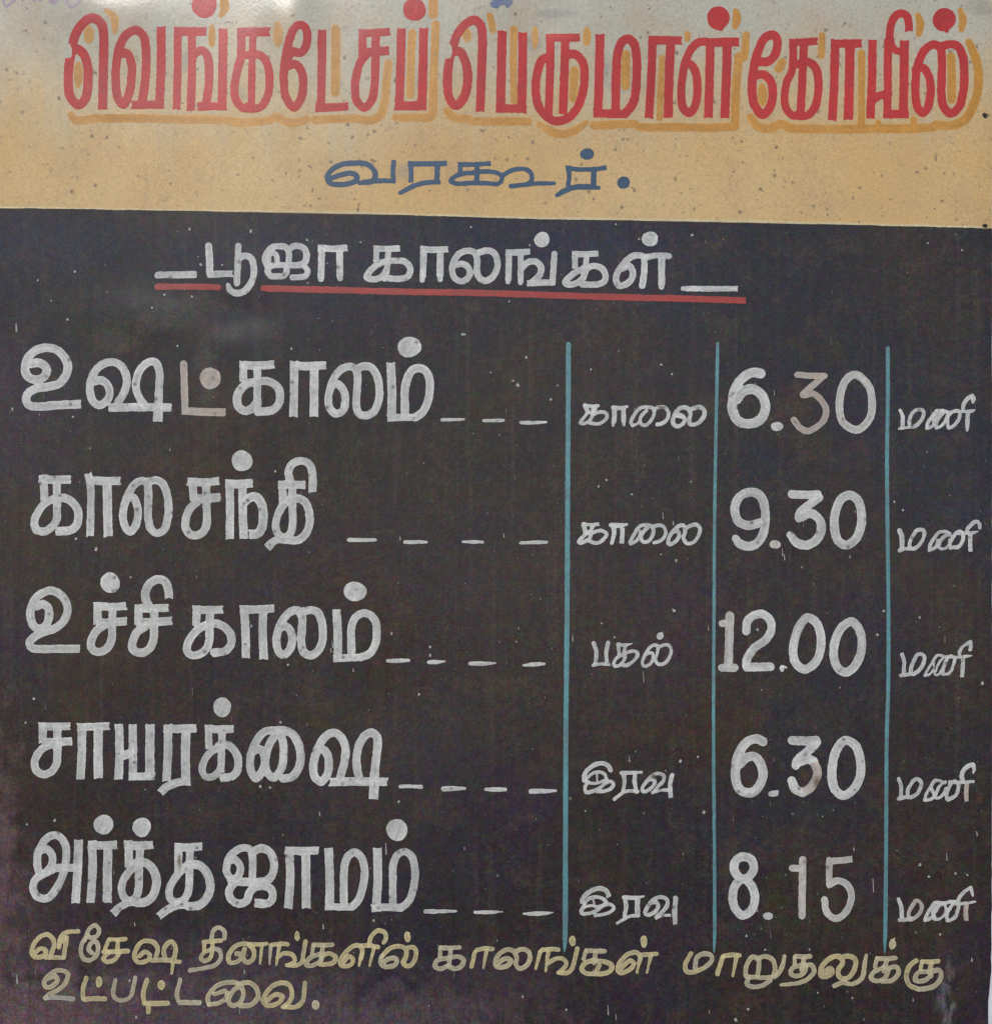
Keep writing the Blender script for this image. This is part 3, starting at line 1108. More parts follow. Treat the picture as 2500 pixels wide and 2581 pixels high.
@ 2250 1910 8.473
s 90 112,442 155,580 160,700 155,830
s 88 105,865 250,840 370,840
s 92 300,830 300,690 370,550 460,455 540,460 590,540 570,640 500,760 370,842
s 78 660,900 690,780 790,610 880,480 1000,490 1090,530
s 76 660,902 780,880 880,810
s 72 800,640 860,780 900,850 980,840 1060,760 1110,640
s 72 905,770 940,650 1010,560 1100,500
s 88 1145,880 1120,780 1160,650 1220,540 1300,500 1370,540 1370,660 1310,800 1150,892
s 84 1180,510 1450,515 1690,495,70
s 25 1690,480 1750,462,8
t 1
f 104 1555,540 1540,750 1555,930
t 0
s 104 1470,490 1445,380 1490,250 1620,150 1695,140
s 88 1695,145 1710,240 1690,310,60
P m5|time_of_day_word|white||
@ 1420 2150 4.745
f 62 545,530 520,460 460,422 370,430 270,490 222,560 230,610
s 50 245,605 300,545 380,522 470,545 520,600
s 44 250,640 340,625 400,640 490,612
s 34 355,555 370,630
s 50 250,625 207,700 225,720 320,715 400,680 480,622 560,612 600,650 560,700 480,730 380,742
s 52 718,528 830,532 960,515,24
s 56 732,530 745,640 730,750
f 64 885,535 880,650 888,775
s 46 890,748 790,752 720,790 640,835,40
s 52 1050,592 1115,590 1125,650 1080,710 1000,738 975,710 1010,630 1080,550 1160,527 1230,550 1242,610 1200,680 1110,762
f 44 1085,782 1180,748 1290,740
s 64 1340,538 1325,680 1325,760
f 58 1328,700 1335,858
P c5|clock_time|white||
@ 1790 2120 2.673
c 60 222,103 275,125 290,180 265,230 222,255 175,225 156,175 175,125
c 60 222,252 275,300 297,380 275,460 215,498 165,450 148,370 170,290
o 385,502 36,25
t 0.5
s 50 618,122 615,300 612,500
s 50 550,180 612,182
f 46 775,133 860,127 957,117
s 46 797,125 795,200 797,290
t 0.3
s 48 800,287 850,262 910,285 943,350 930,430 880,500 830,515 780,475 763,390
P n5|hour_word|white||
@ 2250 2220 8.473
s 94 98,380 160,560 170,750
s 94 125,820 260,810 380,792
t 0.6
s 94 320,780 315,660 400,510 480,405 560,450 595,540 560,650 480,750 360,812
t 0
s 84 660,830 700,720 790,560 890,450 1080,465 1200,435 1300,435
s 76 660,832 770,790 850,740
s 100 870,560 840,680 860,780
s 72 870,812 980,790 1080,700 1110,580 1080,500
s 88 880,640 960,515 1060,470
s 88 1130,832 1130,700 1200,560 1290,470 1370,500 1360,620 1300,760 1180,832
s 78 1250,450 1400,470 1550,460 1730,438,60
t 1
f 110 1550,450 1535,650 1540,855
t 0
s 88 1375,400 1400,340 1500,220 1640,130
s 84 1640,135 1662,220 1680,300,60
P l1|column_rule|teal||
@ 0 0 1
s 13 1432.5,868 1432,1000 1430.5,1200 1429,1520 1426,1830 1424.5,2150 1424,2350 1423,2385,9 1422,2398,4
P l2|column_rule|teal||
@ 0 0 1
s 9 1808,866 1807.5,900 1803.5,1090 1801.5,1200 1799,1400 1798.5,1520 1797,1830 1799.5,2150 1800,2350 1799,2390,6 1799,2402,3
P l3|column_rule|teal||
@ 0 0 1
s 10.5 2237,878 2237,1000 2235,1150 2235.5,1300 2237.5,1500 2237,1730 2233,1860 2231.5,2050 2230,2200 2228,2350 2227,2385,7 2226.5,2400,3
P v1|note_word|cream||
@ 50 2320 3.003
s 37 118,245 160,210 200,225 190,262 120,275 95,240 110,180 160,122 210,105 255,140 262,190 235,270
s 36 200,277 260,278 330,280
s 37 335,280 348,200 360,130
s 35 300,200 310,130 350,92 445,82
s 34 345,130 300,180
t 0.5
s 36 495,150 530,62 570,38 602,70 590,115 545,130 515,125
s 37 515,110 472,180 465,240 490,290 530,300 580,270 596,200 580,160 540,172 525,220 550,245
t 0
s 36 680,143 740,145 800,140
s 34 672,150 650,215
s 38 640,237 740,235 820,232
s 36 742,150 742,250
s 36 675,240 635,290 660,312 720,297 755,250
s 38 905,270 950,240 987,262 970,302 900,317 870,280 880,220 930,162 1000,160 1045,210 1030,280
s 38 1100,290 1090,230 1110,185 1150,163 1177,200 1170,300
s 34 1165,280 1150,405,24
s 36 990,302 1110,302 1210,315
P v2|note_word|cream||
@ 50 2320 3.003
t 0.5
s 36 1548,140 1545,85 1505,57 1465,80 1452,135
t 0
s 36 1390,165 1450,162 1520,158
s 32 1395,170 1395,240
s 34 1460,170 1445,280 1400,310 1370,290 1390,250 1450,225
t 0.6
s 34 1450,215 1510,230 1520,290 1480,340 1400,362 1288,380
t 0
s 38 1640,255 1685,265 1650,312 1590,322 1580,270 1630,200 1690,180 1740,192 1772,240 1760,300 1720,320 1690,290 1700,220
s 34 1730,182 1800,185 1868,180
s 34 1832,190 1818,330,18
@ 600 2320 3.003
s 35 250,190 330,178 375,185
t 0.5
s 34 248,195 238,335,18
t 0
s 36 312,195 290,340,22
s 36 300,280 350,252 410,262 430,310 385,340
s 36 372,342 440,342 480,320 500,230 510,162
o 447,122 23,42
t 0.3
s 38 572,185 640,188 715,185
s 34 570,190 562,250
s 36 642,195 630,300
s 38 610,257 540,290 515,335 550,345 610,320 640,270
t 0
s 38 630,272 690,250 740,280 720,320 660,335 620,335
s 36 795,318 840,272 872,295 850,337 790,345 775,310 810,250 870,197 920,190 942,230 930,290
s 34 938,250 915,345,20
s 36 930,190 990,190 1060,200
s 34 1030,205 995,345,20
s 36 990,190 1010,120 1060,75 1112,92 1120,140 1102,165
t 0.4
s 38 1085,330 1150,285 1200,290 1195,330 1120,350 1080,320 1090,270
t 0
s 38 1090,270 1150,210 1220,195 1270,215 1272,270 1250,320 1290,345 1330,310 1348,240 1330,202 1285,205
o 1283,123 27,43
P v3|note_word|cream||
@ 600 2320 3.003
t 0.5
s 38 1532,205 1600,208 1675,203
s 34 1532,210 1530,270
s 36 1612,215 1597,330
s 38 1590,282 1510,300 1490,345 1530,365 1590,340
s 38 1600,282 1670,272 1706,300 1690,345 1640,365 1590,345
t 0
@ 1180 2320 3.003
s 36 65,222 120,212 182,215
s 34 52,235 25,348
s 34 140,225 115,358,20
t 0.3
s 38 225,325 280,288 322,300 300,340 220,350 205,320 230,260 290,220 340,230 367,280 360,330 390,365 440,340 467,280 450,230 400,217 355,240
t 0
s 36 560,222 640,215 680,220
s 34 545,235 510,368,20
s 36 605,235 585,383,20
s 36 605,322 660,290 720,290 742,330 690,390
s 36 680,395 750,395 790,350 810,270 825,212
o 788,152 27,42
t 0.3
s 38 892,225 960,228 1030,230
s 34 888,230 872,290
s 36 962,235 952,320
t 0
s 40 960,295 880,322 860,370 900,400 960,390 990,335
s 40 960,302 1040,310 1085,340 1070,380 1010,400 930,400
s 38 1155,355 1220,302 1252,320 1230,360 1150,392 1130,370 1150,310 1210,250 1270,240 1300,270 1290,320
s 34 1300,270 1275,388,22
s 36 1300,258 1360,255 1425,250
s 34 1382,260 1350,390,20
o 1328,155 28,49
P v4|note_word|cream||
@ 1700 2320 2.711
s 34 110,222 72,300 80,345 130,350 200,322
t 0.5
s 34 200,322 252,270 245,235 200,225 150,252 137,325
t 0
s 34 330,242 390,232 440,235
s 34 325,250 290,362
s 34 420,242 395,375,22
t 0.3
s 34 480,365 490,300 530,247 570,260 572,320 562,380
s 34 560,260 620,242 670,270 682,330 672,385
s 34 485,380 600,387 690,372 730,310 747,240,26
t 0.6
s 34 500,397 490,430 530,450 600,440 650,405
t 0.3
s 34 822,240 870,242 920,240
s 30 815,245 815,300
s 34 880,255 862,330
s 34 870,300 800,322 790,360 830,375 880,350 892,300
s 34 880,300 930,300 947,340 910,390 850,420 722,436,20
t 0
s 36 1010,352 1060,322 1072,350 1020,378 995,370 1000,310 1060,250 1120,240 1142,280 1112,330 1120,380 1170,387 1220,330 1227,260 1180,237 1125,250
t 0.3
s 34 1085,440 1140,420 1210,427 1270,390 1290,300 1302,230,24
s 34 1375,252 1440,254 1500,250
s 30 1372,260 1362,310
s 34 1442,265 1422,340
s 34 1420,312 1350,350 1335,390 1380,407 1430,382 1452,330
s 34 1440,320 1510,312 1522,350 1480,400 1410,410
o 1480,155 25,38
s 18 1485,125 1500,110,6
t 0
s 34 1680,275 1735,275 1790,270
s 30 1680,272 1672,330
s 32 1745,285 1730,350
t 0.4
s 34 1735,342 1655,350 1635,400 1690,405 1742,370
s 36 1740,340 1800,332 1807,380 1760,440 1660,465
t 0
s 36 1660,465 1592,430 1575,370 1600,300 1642,268
P v5|note_word|cream||
@ 50 2320 3.003
t 0.3
s 38 215,440 270,420 292,450 250,495 200,500 190,460 240,400 310,375 365,400 357,460 300,520 220,562 198,588
t 1
s 38 195,585 300,582 405,592
t 0
s 36 507,435 482,520 482,592
s 40 490,597 560,590 645,592
o 603,465 27,45
t 0.5
s 36 727,450 710,560 740,598 800,602 840,575 865,490 875,432
t 0
s 38 965,450 937,550 942,620
s 42 950,627 1040,628 1120,628
s 38 975,640 975,695
o 1073,490 30,42
t 0.5
s 36 1215,452 1190,560 1200,610
s 40 1210,622 1280,622 1360,624
t 0.3
s 38 1430,635 1425,580 1490,500 1570,472 1650,480 1692,550 1670,620 1610,648 1580,610 1610,540 1660,500
s 36 1430,640 1510,625 1560,590 1572,550
s 34 1470,560 1550,535
s 40 1650,485 1740,475 1797,530 1800,590 1750,640 1670,650
t 0
@ 600 2320 3.003
s 38 225,605 290,562 337,580 300,630 220,645 190,610 230,530 300,480 370,480 407,530 400,600 350,655
s 38 340,655 440,655 490,610 502,540 507,475
t 0.4
o 588,640 32,38
'''


def catmull(P, closed=False, step=3.0):
    P = np.asarray(P, float)
    if len(P) == 2 and not closed:
        n = max(2, int(np.hypot(*(P[1] - P[0])[:2]) / step) + 1)
        t = np.linspace(0, 1, n)[:, None]
        return P[0] * (1 - t) + P[1] * t
    if closed:
        Q = np.concatenate([P[-1:], P, P[:2]])
    else:
        Q = np.concatenate([2 * P[:1] - P[1:2], P, 2 * P[-1:] - P[-2:-1]])
    out = []
    for i in range(1, len(Q) - 2):
        p0, p1, p2, p3 = Q[i - 1], Q[i], Q[i + 1], Q[i + 2]
        d0 = max(np.hypot(*(p1 - p0)[:2]), 1e-6) ** 0.5
        d1 = max(np.hypot(*(p2 - p1)[:2]), 1e-6) ** 0.5
        d2 = max(np.hypot(*(p3 - p2)[:2]), 1e-6) ** 0.5
        m1 = (p1 - p0) / d0 - (p2 - p0) / (d0 + d1) + (p2 - p1) / d1
        m2 = (p2 - p1) / d1 - (p3 - p1) / (d1 + d2) + (p3 - p2) / d2
        m1 = m1 * d1; m2 = m2 * d1
        n = max(2, int(np.hypot(*(p2 - p1)[:2]) / step) + 1)
        t = np.linspace(0, 1, n, endpoint=False)[:, None]
        h00 = 2 * t ** 3 - 3 * t ** 2 + 1; h10 = t ** 3 - 2 * t ** 2 + t
        h01 = -2 * t ** 3 + 3 * t ** 2; h11 = t ** 3 - t ** 2
        out.append(h00 * p1 + h10 * m1 + h01 * p2 + h11 * m2)
    R = np.concatenate(out)
    if not closed:
        R = np.concatenate([R, P[-1:]])
    return R


def parse(text):
    parts = []
    cur = None; ox = oy = 0.0; sc = 1.0; tone = 0.0
    for line in text.strip().splitlines():
        w = line.split()
        if not w:
            continue
        k = w[0]
        if k == 'P':
            key, name, mat, par, _ = line[2:].split('|')
            cur = dict(key=key, name=name, mat=mat, parent=par, strokes=[])
            parts.append(cur); tone = 0.0
        elif k == '@':
            ox, oy, sc = float(w[1]), float(w[2]), float(w[3])
        elif k == 't':
            tone = float(w[1])
        elif k == 'o':
            x, y = [float(q) for q in w[1].split(',')]
            rx, ry = [float(q) for q in w[2].split(',')]
            cur['strokes'].append(('o', tone, np.array([ox + x / sc, oy + y / sc, rx / sc, ry / sc])))
        else:
            bw = float(w[1])
            P = []
            for tk in w[2:]:
                q = [float(v) for v in tk.split(',')]
                P.append((ox + q[0] / sc, oy + q[1] / sc, (q[2] if len(q) > 2 else bw) / sc))
            cur['strokes'].append((k, tone, np.array(P)))
    return parts


GRID = 2.0


def stroke_field(st, x0, y0, nx, ny, seed):
    """signed distance of one stroke on the part's grid; returns window slices and values"""
    kind, tone, D = st
    if kind == 'o':
        cx, cy, rx, ry = D
        bx0, bx1, by0, by1 = cx - rx - 12, cx + rx + 12, cy - ry - 12, cy + ry + 12
    else:
        C = catmull(D, kind == 'c')
        if kind == 'c':
            C = np.concatenate([C, C[:1]])
        m = D[:, 2].max() / 2 + 12
        bx0, bx1, by0, by1 = C[:, 0].min() - m, C[:, 0].max() + m, C[:, 1].min() - m, C[:, 1].max() + m
    i0 = max(0, int((bx0 - x0) / GRID)); i1 = min(nx, int((bx1 - x0) / GRID) + 2)
    j0 = max(0, int((by0 - y0) / GRID)); j1 = min(ny, int((by1 - y0) / GRID) + 2)
    gx, gy = np.meshgrid(x0 + GRID * np.arange(i0, i1), y0 + GRID * np.arange(j0, j1))
    if kind == 'o':
        # an ellipse a hand would paint: slightly lumpy
        a = np.arctan2((gy - cy) / ry, (gx - cx) / rx)
        lump = 1 + 0.025 * np.sin(2 * a + seed) + 0.018 * np.sin(3 * a + 1.7 * seed)
        r = np.hypot((gx - cx) / rx, (gy - cy) / ry) / lump
        d = (r - 1) * min(rx, ry)
        half = np.full_like(d, min(rx, ry))
        return (slice(j0, j1), slice(i0, i1)), d, half, gx * 0.6 + gy * 0.25, gy * 0.5 - gx * 0.2
    d = np.full(gx.shape, 1e9)
    half = np.full(gx.shape, D[:, 2].max() / 2)
    lat = np.zeros(gx.shape); alo = np.zeros(gx.shape); run = 0.0
    for a, b in zip(C[:-1], C[1:]):
        r = max(a[2], b[2]) / 2 + 11
        ia = max(0, int((min(a[0], b[0]) - r - gx[0, 0]) / GRID)); ib = min(gx.shape[1], int((max(a[0], b[0]) + r - gx[0, 0]) / GRID) + 2)
        ja = max(0, int((min(a[1], b[1]) - r - gy[0, 0]) / GRID)); jb = min(gx.shape[0], int((max(a[1], b[1]) + r - gy[0, 0]) / GRID) + 2)
        if ib <= ia or jb <= ja:
            continue
        X = gx[ja:jb, ia:ib]; Y = gy[ja:jb, ia:ib]
        vx, vy = b[0] - a[0], b[1] - a[1]
        L2 = vx * vx + vy * vy + 1e-9
        t = np.clip(((X - a[0]) * vx + (Y - a[1]) * vy) / L2, 0, 1)
        q = np.hypot(X - a[0] - t * vx, Y - a[1] - t * vy) - (a[2] + t * (b[2] - a[2])) / 2
        w = d[ja:jb, ia:ib]
        L = math.sqrt(L2)
        hit = q < w
        lat[ja:jb, ia:ib] = np.where(hit, ((X - a[0]) * vy - (Y - a[1]) * vx) / L, lat[ja:jb, ia:ib])
        alo[ja:jb, ia:ib] = np.where(hit, run + t * L, alo[ja:jb, ia:ib])
        run += L
        np.minimum(w, q, out=w)
    if kind in 'fh':
        L = min(8, len(C) - 1)
        ends = ((C[0], C[L]), (C[-1], C[-1 - L]))
        for e, f_ in (ends if kind == 'f' else ends[1:]):
            n = np.array([e[0] - f_[0], e[1] - f_[1]]); n = n / (np.hypot(*n) + 1e-9)
            u = (gx - e[0]) * n[0] + (gy - e[1]) * n[1]
            s = -(gx - e[0]) * n[1] + (gy - e[1]) * n[0]
            w = e[2]
            # square the end out to the full brush width, then cut it with a slightly ragged line
            box = np.maximum(np.abs(s) - w / 2, -u - w * 0.55)
            rag = 1.3 * vnoise(s, 0 * s + seed * 17.3, 4.0, seed) + 1.6 * vnoise(s, 0 * s + seed * 3.1, 13.0, seed + 5)
            # brushes leave the corners a touch longer
            rag = rag + 1.6 * (np.abs(s) / (w / 2)) ** 2 - 0.8
            cut = u - rag
            near = (np.abs(s) < w * 0.75) & (u < w * 0.85) & (u > -w * 0.5)
            d = np.where(near, np.maximum(np.minimum(d, box), cut), d)
    return (slice(j0, j1), slice(i0, i1)), d, half, lat, alo


def letter_mesh(strokes, seed, z, thick, rough_edge=0.55, thin=0.4):
    bx = []
    for k, tone, D in strokes:
        if k == 'o':
            bx.append((D[0] - D[2], D[1] - D[3], D[0] + D[2], D[1] + D[3]))
        else:
            m = D[:, 2].max() / 2
            C = catmull(D, k == 'c')
            bx.append((C[:, 0].min() - m, C[:, 1].min() - m, C[:, 0].max() + m, C[:, 1].max() + m))
    bx = np.array(bx)
    x0, y0 = bx[:, 0].min() - 16, bx[:, 1].min() - 16
    nx = int((bx[:, 2].max() + 16 - x0) / GRID) + 1; ny = int((bx[:, 3].max() + 16 - y0) / GRID) + 1
    S = np.full((ny, nx), 50.0); T = np.zeros((ny, nx)); K = np.zeros((ny, nx)); Hf = np.full((ny, nx), 10.0); B = np.zeros((ny, nx))
    for i, st in enumerate(strokes):
        sl, d, half, lat, alo = stroke_field(st, x0, y0, nx, ny, seed + i)
        s0 = S[sl]
        better = d < s0 + 0.0
        T[sl] = np.where(d < 1.0, np.where(better, st[1], T[sl]), np.where(better, st[1], T[sl]))
        Hf[sl] = np.where(better, half, Hf[sl])
        bz = 0.65 * vnoise(lat, alo * 0.05, 3.6, seed + 3 * i) + 0.5 * vnoise(lat, alo * 0.12, 8.0, seed + 7 * i)
        B[sl] = np.where(better, bz, B[sl])
        K[sl] += np.clip(0.5 - d / 2.0, 0, 1)
        S[sl] = np.minimum(s0, d)
    gx, gy = np.meshgrid(x0 + GRID * np.arange(nx), y0 + GRID * np.arange(ny))
    S = S + thin + rough_edge * (vnoise(gx, gy, 5.0, seed) + 1.1 * vnoise(gx, gy, 14.0, seed + 1))
    inside = S < 0
    # blunt any degenerate crossings
    S = np.where(np.abs(S) < 0.08, np.where(inside, -0.08, 0.08), S)
    # marching squares
    vid = -np.ones((ny, nx), int)
    jj, ii = np.nonzero(inside)
    vid[jj, ii] = np.arange(len(jj))
    px = list(gx[jj, ii]); py = list(gy[jj, ii]); pt = list(T[jj, ii]); pk = list(K[jj, ii]); pb = list(B[jj, ii])
    pdp = list(np.clip(-S[jj, ii] / np.maximum(Hf[jj, ii], 1), 0, 1))
    faces = []
    cs = inside[:-1, :-1].astype(int) + 2 * inside[:-1, 1:] + 4 * inside[1:, 1:] + 8 * inside[1:, :-1]
    fj, fi = np.nonzero(cs == 15)
    A = np.stack([vid[fj, fi], vid[fj + 1, fi], vid[fj + 1, fi + 1], vid[fj, fi + 1]], 1)
    faces += [tuple(r) for r in A.tolist()]
    ev = {}
    rims = []

    def cross(j, i, j2, i2):
        key = (j, i, j2, i2) if (j, i) < (j2, i2) else (j2, i2, j, i)
        if key in ev:
            return ev[key]
        a, b = S[j, i], S[j2, i2]
        t = a / (a - b)
        px.append(gx[j, i] + t * (gx[j2, i2] - gx[j, i])); py.append(gy[j, i] + t * (gy[j2, i2] - gy[j, i]))
        inn = (j, i) if a < 0 else (j2, i2)
        pt.append(T[inn]); pk.append(K[inn]); pb.append(B[inn]); pdp.append(0.0)
        ev[key] = len(px) - 1
        return ev[key]

    bj, bi = np.nonzero((cs > 0) & (cs < 15))
    for j, i in zip(bj.tolist(), bi.tolist()):
        cor = [(j, i), (j, i + 1), (j + 1, i + 1), (j + 1, i)]
        ins = [bool(inside[c]) for c in cor]
        c = cs[j, i]
        if c in (5, 10):
            for q in range(4):
                if ins[q]:
                    p, n_ = cor[q - 1], cor[(q + 1) % 4]
                    a = cross(*cor[q], *n_); b = cross(*p, *cor[q])
                    faces.append((vid[cor[q]], b, a)); rims.append((a, b))
            continue
        poly = []; tags = []
        for q in range(4):
            a, b = cor[q], cor[(q + 1) % 4]
            if ins[q]:
                poly.append(vid[a]); tags.append(0)
            if ins[q] != ins[(q + 1) % 4]:
                poly.append(cross(*a, *b)); tags.append(1 if ins[q] else 2)
        poly = [int(p) for p in poly]
        n = len(poly)
        for q in range(n):
            if tags[q] == 1 and tags[(q + 1) % n] == 2:
                rims.append((poly[q], poly[(q + 1) % n]))
        faces.append(tuple(reversed(poly)))
    px = np.array(px); py = np.array(py); pk = np.array(pk); pdp = np.array(pdp); pt = np.array(pt); pb = np.array(pb)
    # the coat rounds off a little at its rim
    zz = z + thick * (0.92 + 0.08 * np.clip(pdp * 4, 0, 1))
    top = pos(px, py, zz)
    rv = sorted({a for e in rims for a in e})
    ridx = {a: k for k, a in enumerate(rv)}
    base = len(top)
    r_top = top[rv]
    r_bot = pos(px[rv], py[rv], np.full(len(rv), z - 0.00025))
    m = len(rv)
    verts = np.concatenate([top, r_top, r_bot])
    for a, b in rims:
        ka, kb = base + ridx[a], base + ridx[b]
        faces.append((ka, kb, kb + m, ka + m))
    sel = np.concatenate([np.arange(base), np.array(rv, int), np.array(rv, int)])
    return verts, faces, dict(tint=pt[sel], coats=pk[sel], depth=pdp[sel], bristle=pb[sel])


def is_header(D):
    return True


made = {}
parts = parse(TRACES)
ZH, ZD = 0.0007, 0.0004       # paint surfaces of the two grounds
for idx, p in enumerate(parts):
    on_header = p['mat'] in ('red', 'ochre', 'mauve', 'smudge', 'blue')
    z = ZH if on_header else ZD
    thick = 0.00020
    if p['mat'] in ('ochre', 'mauve', 'smudge'):
        thick = 0.00012
    if p['mat'] == 'cream':
        z += 0.0002                     # the closing note is painted over the foot of the ruled lines
    if p['mat'] == 'redline':
        thick = 0.0002
    vv, ff, at = letter_mesh(p['strokes'], 11 + idx * 13, z, thick, {'smudge': 0.75, 'teal': 0.3}.get(p['mat'], 0.55),
                             {'time_of_day_word': 0.7, 'hour_word': 0.7, 'note_word': 0.7, 'drop_shadow': -1.2,
                              'underline': 1.2}.get(p['name'], 0.4))
    par = made.get(p['parent'], board)
    o = link_mesh(p['name'], vv, ff, M[p['mat']], par, True, at)
    made.setdefault(p['key'], o)

# the cream line along the foot of the ochre band
sx = np.linspace(X_LEFT + 2, 2496, 60)
line = np.stack([sx, seam_y(sx) - 2.5 + 1.2 * np.sin(sx / 170.0), np.interp(sx, [0, 300, 900, 2000, 2500], [4.5, 3.5, 5, 6.5, 5])], 1)
vv, ff, at = letter_mesh([('f', 0.0, line)], 900, ZH, 0.00025, 0.5)
link_mesh('band_edge', vv, ff, M['edge'], board, True, at)

# ------------------------------------------------------------------ nails and drips
def nail(cx, cy, r, name='nail'):
    n = 18
    V = []; F = []
    rings = [(1.0, 0.0), (0.95, 0.5), (0.7, 0.85), (0.3, 1.0)]
    for k, (rr, hh) in enumerate(rings):
        for i in range(n):
            a = 2 * math.pi * i / n
            q = r * rr * (1 + 0.14 * math.sin(2 * a + cx) + 0.08 * math.sin(5 * a))
            V.append(pos(cx + q * math.cos(a), cy + q * math.sin(a), ZH - 0.0003 + 0.0016 * hh))
    for k in range(3):
        for i in range(n):
            j = (i + 1) % n
            F.append((k * n + i, k * n + j, (k + 1) * n + j, (k + 1) * n + i))
    F.append(tuple(3 * n + i for i in range(n)))
    nh = link_mesh(name, V, F, M['rust'], board)
    ring = [('o', 0.0, np.array([cx + 0.5, cy + 1.5, r * 1.45, r * 1.35]))]
    vv, ff, at = letter_mesh(ring, int(cx + cy), ZH, 0.0001, 1.3)
    link_mesh('rust_stain', vv, ff, M['stain'], nh, True)


nail(2481.5, 289, 5.5)
nail(2483, 568.5, 6.0)

# splashes and runs of whitewash on the black ground: far too many to count
random.seed(21)
known = [(97, 707, 3), (190, 685, 3), (131, 758, 2), (172, 806, 3), (43, 822, 2), (480, 579, 3.5), (634, 584, 4), (508, 668, 3.5),
         (562, 669, 2.5), (775, 606, 3.5), (417, 744, 3.5), (486, 749, 3.5), (386, 777, 3), (910, 612, 2.5), (1187, 573, 2.5),
         (1552, 565, 3), (1610, 602, 3), (1744, 592, 3.5), (1335, 618, 2.5), (1283, 760, 2.5), (1326, 901, 3.5), (1305, 971, 4.5),
         (1293, 960, 3), (1237, 939, 2.5), (1166, 843, 3.5), (1171, 843, 3), (1388, 1007, 3), (1489, 931, 3), (1666, 919, 3),
         (1693, 943, 2.5), (186, 1051, 3), (33, 1031, 3.5), (450, 873, 3), (736, 880, 3), (1528, 1210, 3), (1508, 1226, 3),
         (1592, 1246, 2.5), (1741, 1214, 2.5), (1703, 1413, 3.5), (1665, 1397, 2.5), (2253, 1265, 3), (2275, 1286, 3),
         (193, 1358, 3), (244, 1384, 4.5), (695, 1188, 3), (331, 1455, 2.5), (634, 1578, 3.5), (987, 1597, 3.5), (726, 1676, 3),
         (1084, 1652, 4), (1084, 1631, 3), (1516, 1571, 2.5), (1698, 1539, 3.5), (1695, 1537, 2.5), (1548, 1606, 2.5),
         (87, 1761, 3.5), (66, 1821, 3), (707, 1821, 3), (656, 1983, 3.5), (681, 1986, 3), (1056, 1751, 3.5), (1005, 2021, 3.5),
         (139, 2068, 3.5), (69, 2078, 2.5), (1714, 1918, 4), (1758, 1907, 3), (1586, 1917, 3), (1773, 2047, 4), (942, 2320, 3.5),
         (1853, 2569, 4.5), (1884, 2542, 3), (1880, 2358, 3), (2366, 2353, 3), (1427, 2545, 3), (1317, 2512, 3), (344, 2564, 3.5),
         (1927, 2393, 2.5), (2038, 2391, 2.5), (2145, 2513, 2.5), (2059, 2500, 2.5), (2474, 1722, 5), (2316, 2178, 3.5),
         (2316, 1556, 3), (2338, 2208, 3), (2405, 2200, 3), (2435, 2204, 3), (1908, 1587, 3), (2210, 1600, 3), (2226, 1540, 3)]
runs = [(43, 826, 5, 22), (2383, 2158, 2, 20), (2459, 2100, 3, 12), (1443, 1608, 3, 18), (1621, 1706, 2, 30), (1586, 1912, 2, 14),
        (1670, 1300, 2, 18), (1696, 1318, 4, 12), (2198, 2230, 2.2, 36), (616, 2450, 3, 10), (838, 1625, 3, 20), (834, 1640, 3, 12),
        (806, 2052, 3, 12), (565, 1578, 3, 10), (815, 2336, 4, 14), (1971, 1392, 2, 22), (1976, 1405, 3, 16), (2141, 1403, 3, 9),
        (1532, 2545, 3, 26), (1552, 2562, 2, 16), (45, 2468, 4, 22), (2150, 2139, 3, 10), (2446, 2417, 4, 10), (1950, 990, 2, 14),
        (973, 2140, 3, 30), (340, 2330, 3, 10), (890, 1690, 3, 10), (1009, 1357, 3, 12), (1270, 1350, 3, 12)]
sk = []
for (x, y, r) in known:
    sk.append(('o', 0, np.array([x, y, r * 1.0, r * random.uniform(1.0, 1.35)])))
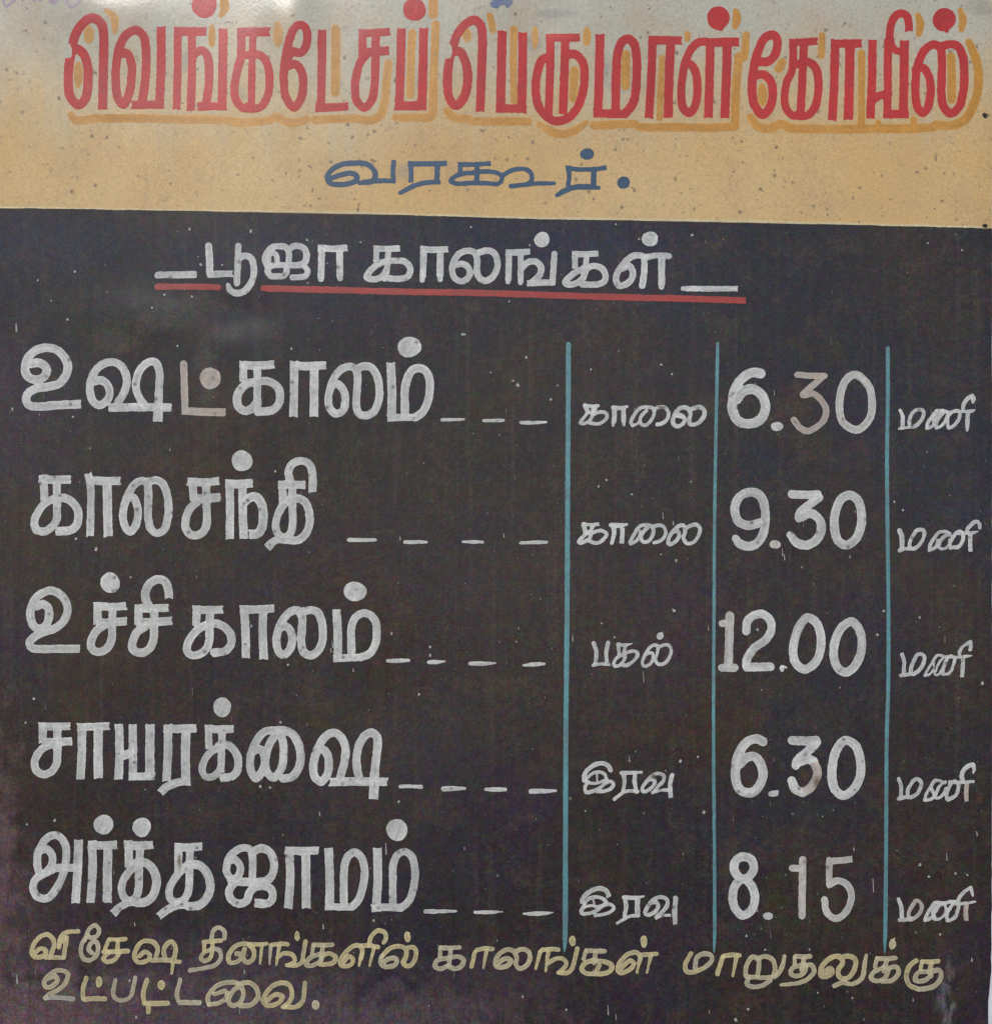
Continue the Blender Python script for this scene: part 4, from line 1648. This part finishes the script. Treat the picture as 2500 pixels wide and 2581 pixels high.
for (x, y, w, h) in runs:
    sk.append(('s', 0, np.array([(x - 0.8, y - h / 2, w * 0.5), (x, y, w * 0.8), (x + 0.5, y + h / 2, w * 1.15)])))
n_bright = len(sk)
for i in range(900):
    while True:                    # splashes come in clusters
        x = random.uniform(5, 2485); y = random.uniform(585, 2575)
        if float(vnoise(np.array(x), np.array(y), 190.0, 8)) + 0.25 > random.uniform(-0.4, 1.0):
            break
    r = min(3.6, 0.55 + random.expovariate(1 / 0.55))
    sk.append(('o', 0, np.array([x, y, r, r * random.uniform(0.9, 1.6)])))
for i in range(46):
    x = random.uniform(5, 2485); y = random.uniform(620, 2560); h = random.uniform(6, 20); w = random.uniform(1.2, 2.2)
    sk.append(('s', 0, np.array([(x, y, w * 0.6), (x + random.uniform(-1, 1), y + h, w * 1.2)])))
V = []; F = []; MI = []
for qi, q in enumerate(sk):
    if q[0] == 'o':
        cx, cy, rx, ry = q[2]
        n = 9; ph = random.uniform(0, 6)
        ring = [(cx + rx * (1 + 0.25 * math.sin(2 * a + ph) + 0.15 * math.sin(3 * a)) * math.cos(a), cy + ry * math.sin(a))
                for a in [2 * math.pi * i / n for i in range(n)]]
    else:
        P = q[2]
        n = 2 * len(P)
        ring = [(p[0] - p[2] / 2, p[1]) for p in P] + [(p[0] + p[2] / 2, p[1]) for p in P[::-1]]
    b = len(V)
    xs = [p[0] for p in ring]; ys = [p[1] for p in ring]
    mx, my = sum(xs) / n, sum(ys) / n
    V += pos(np.array(xs), np.array(ys), ZD - 0.0001).tolist()
    V += pos(mx + (np.array(xs) - mx) * 0.8, my + (np.array(ys) - my) * 0.8, ZD + 0.0007).tolist()
    for i in range(n):
        j = (i + 1) % n
        F.append((b + i, b + j, b + n + j, b + n + i))
    F.append(tuple(b + n + i for i in range(n)))
    MI += [0 if (qi < n_bright or qi % 6 == 0) else 1] * (n + 1)
specks = link_mesh('paint_splash', V, F, M['speck'], board, False)
specks.data.materials.append(M['speck_dim'])
specks.data.polygons.foreach_set('material_index', MI)
specks['kind'] = 'stuff'
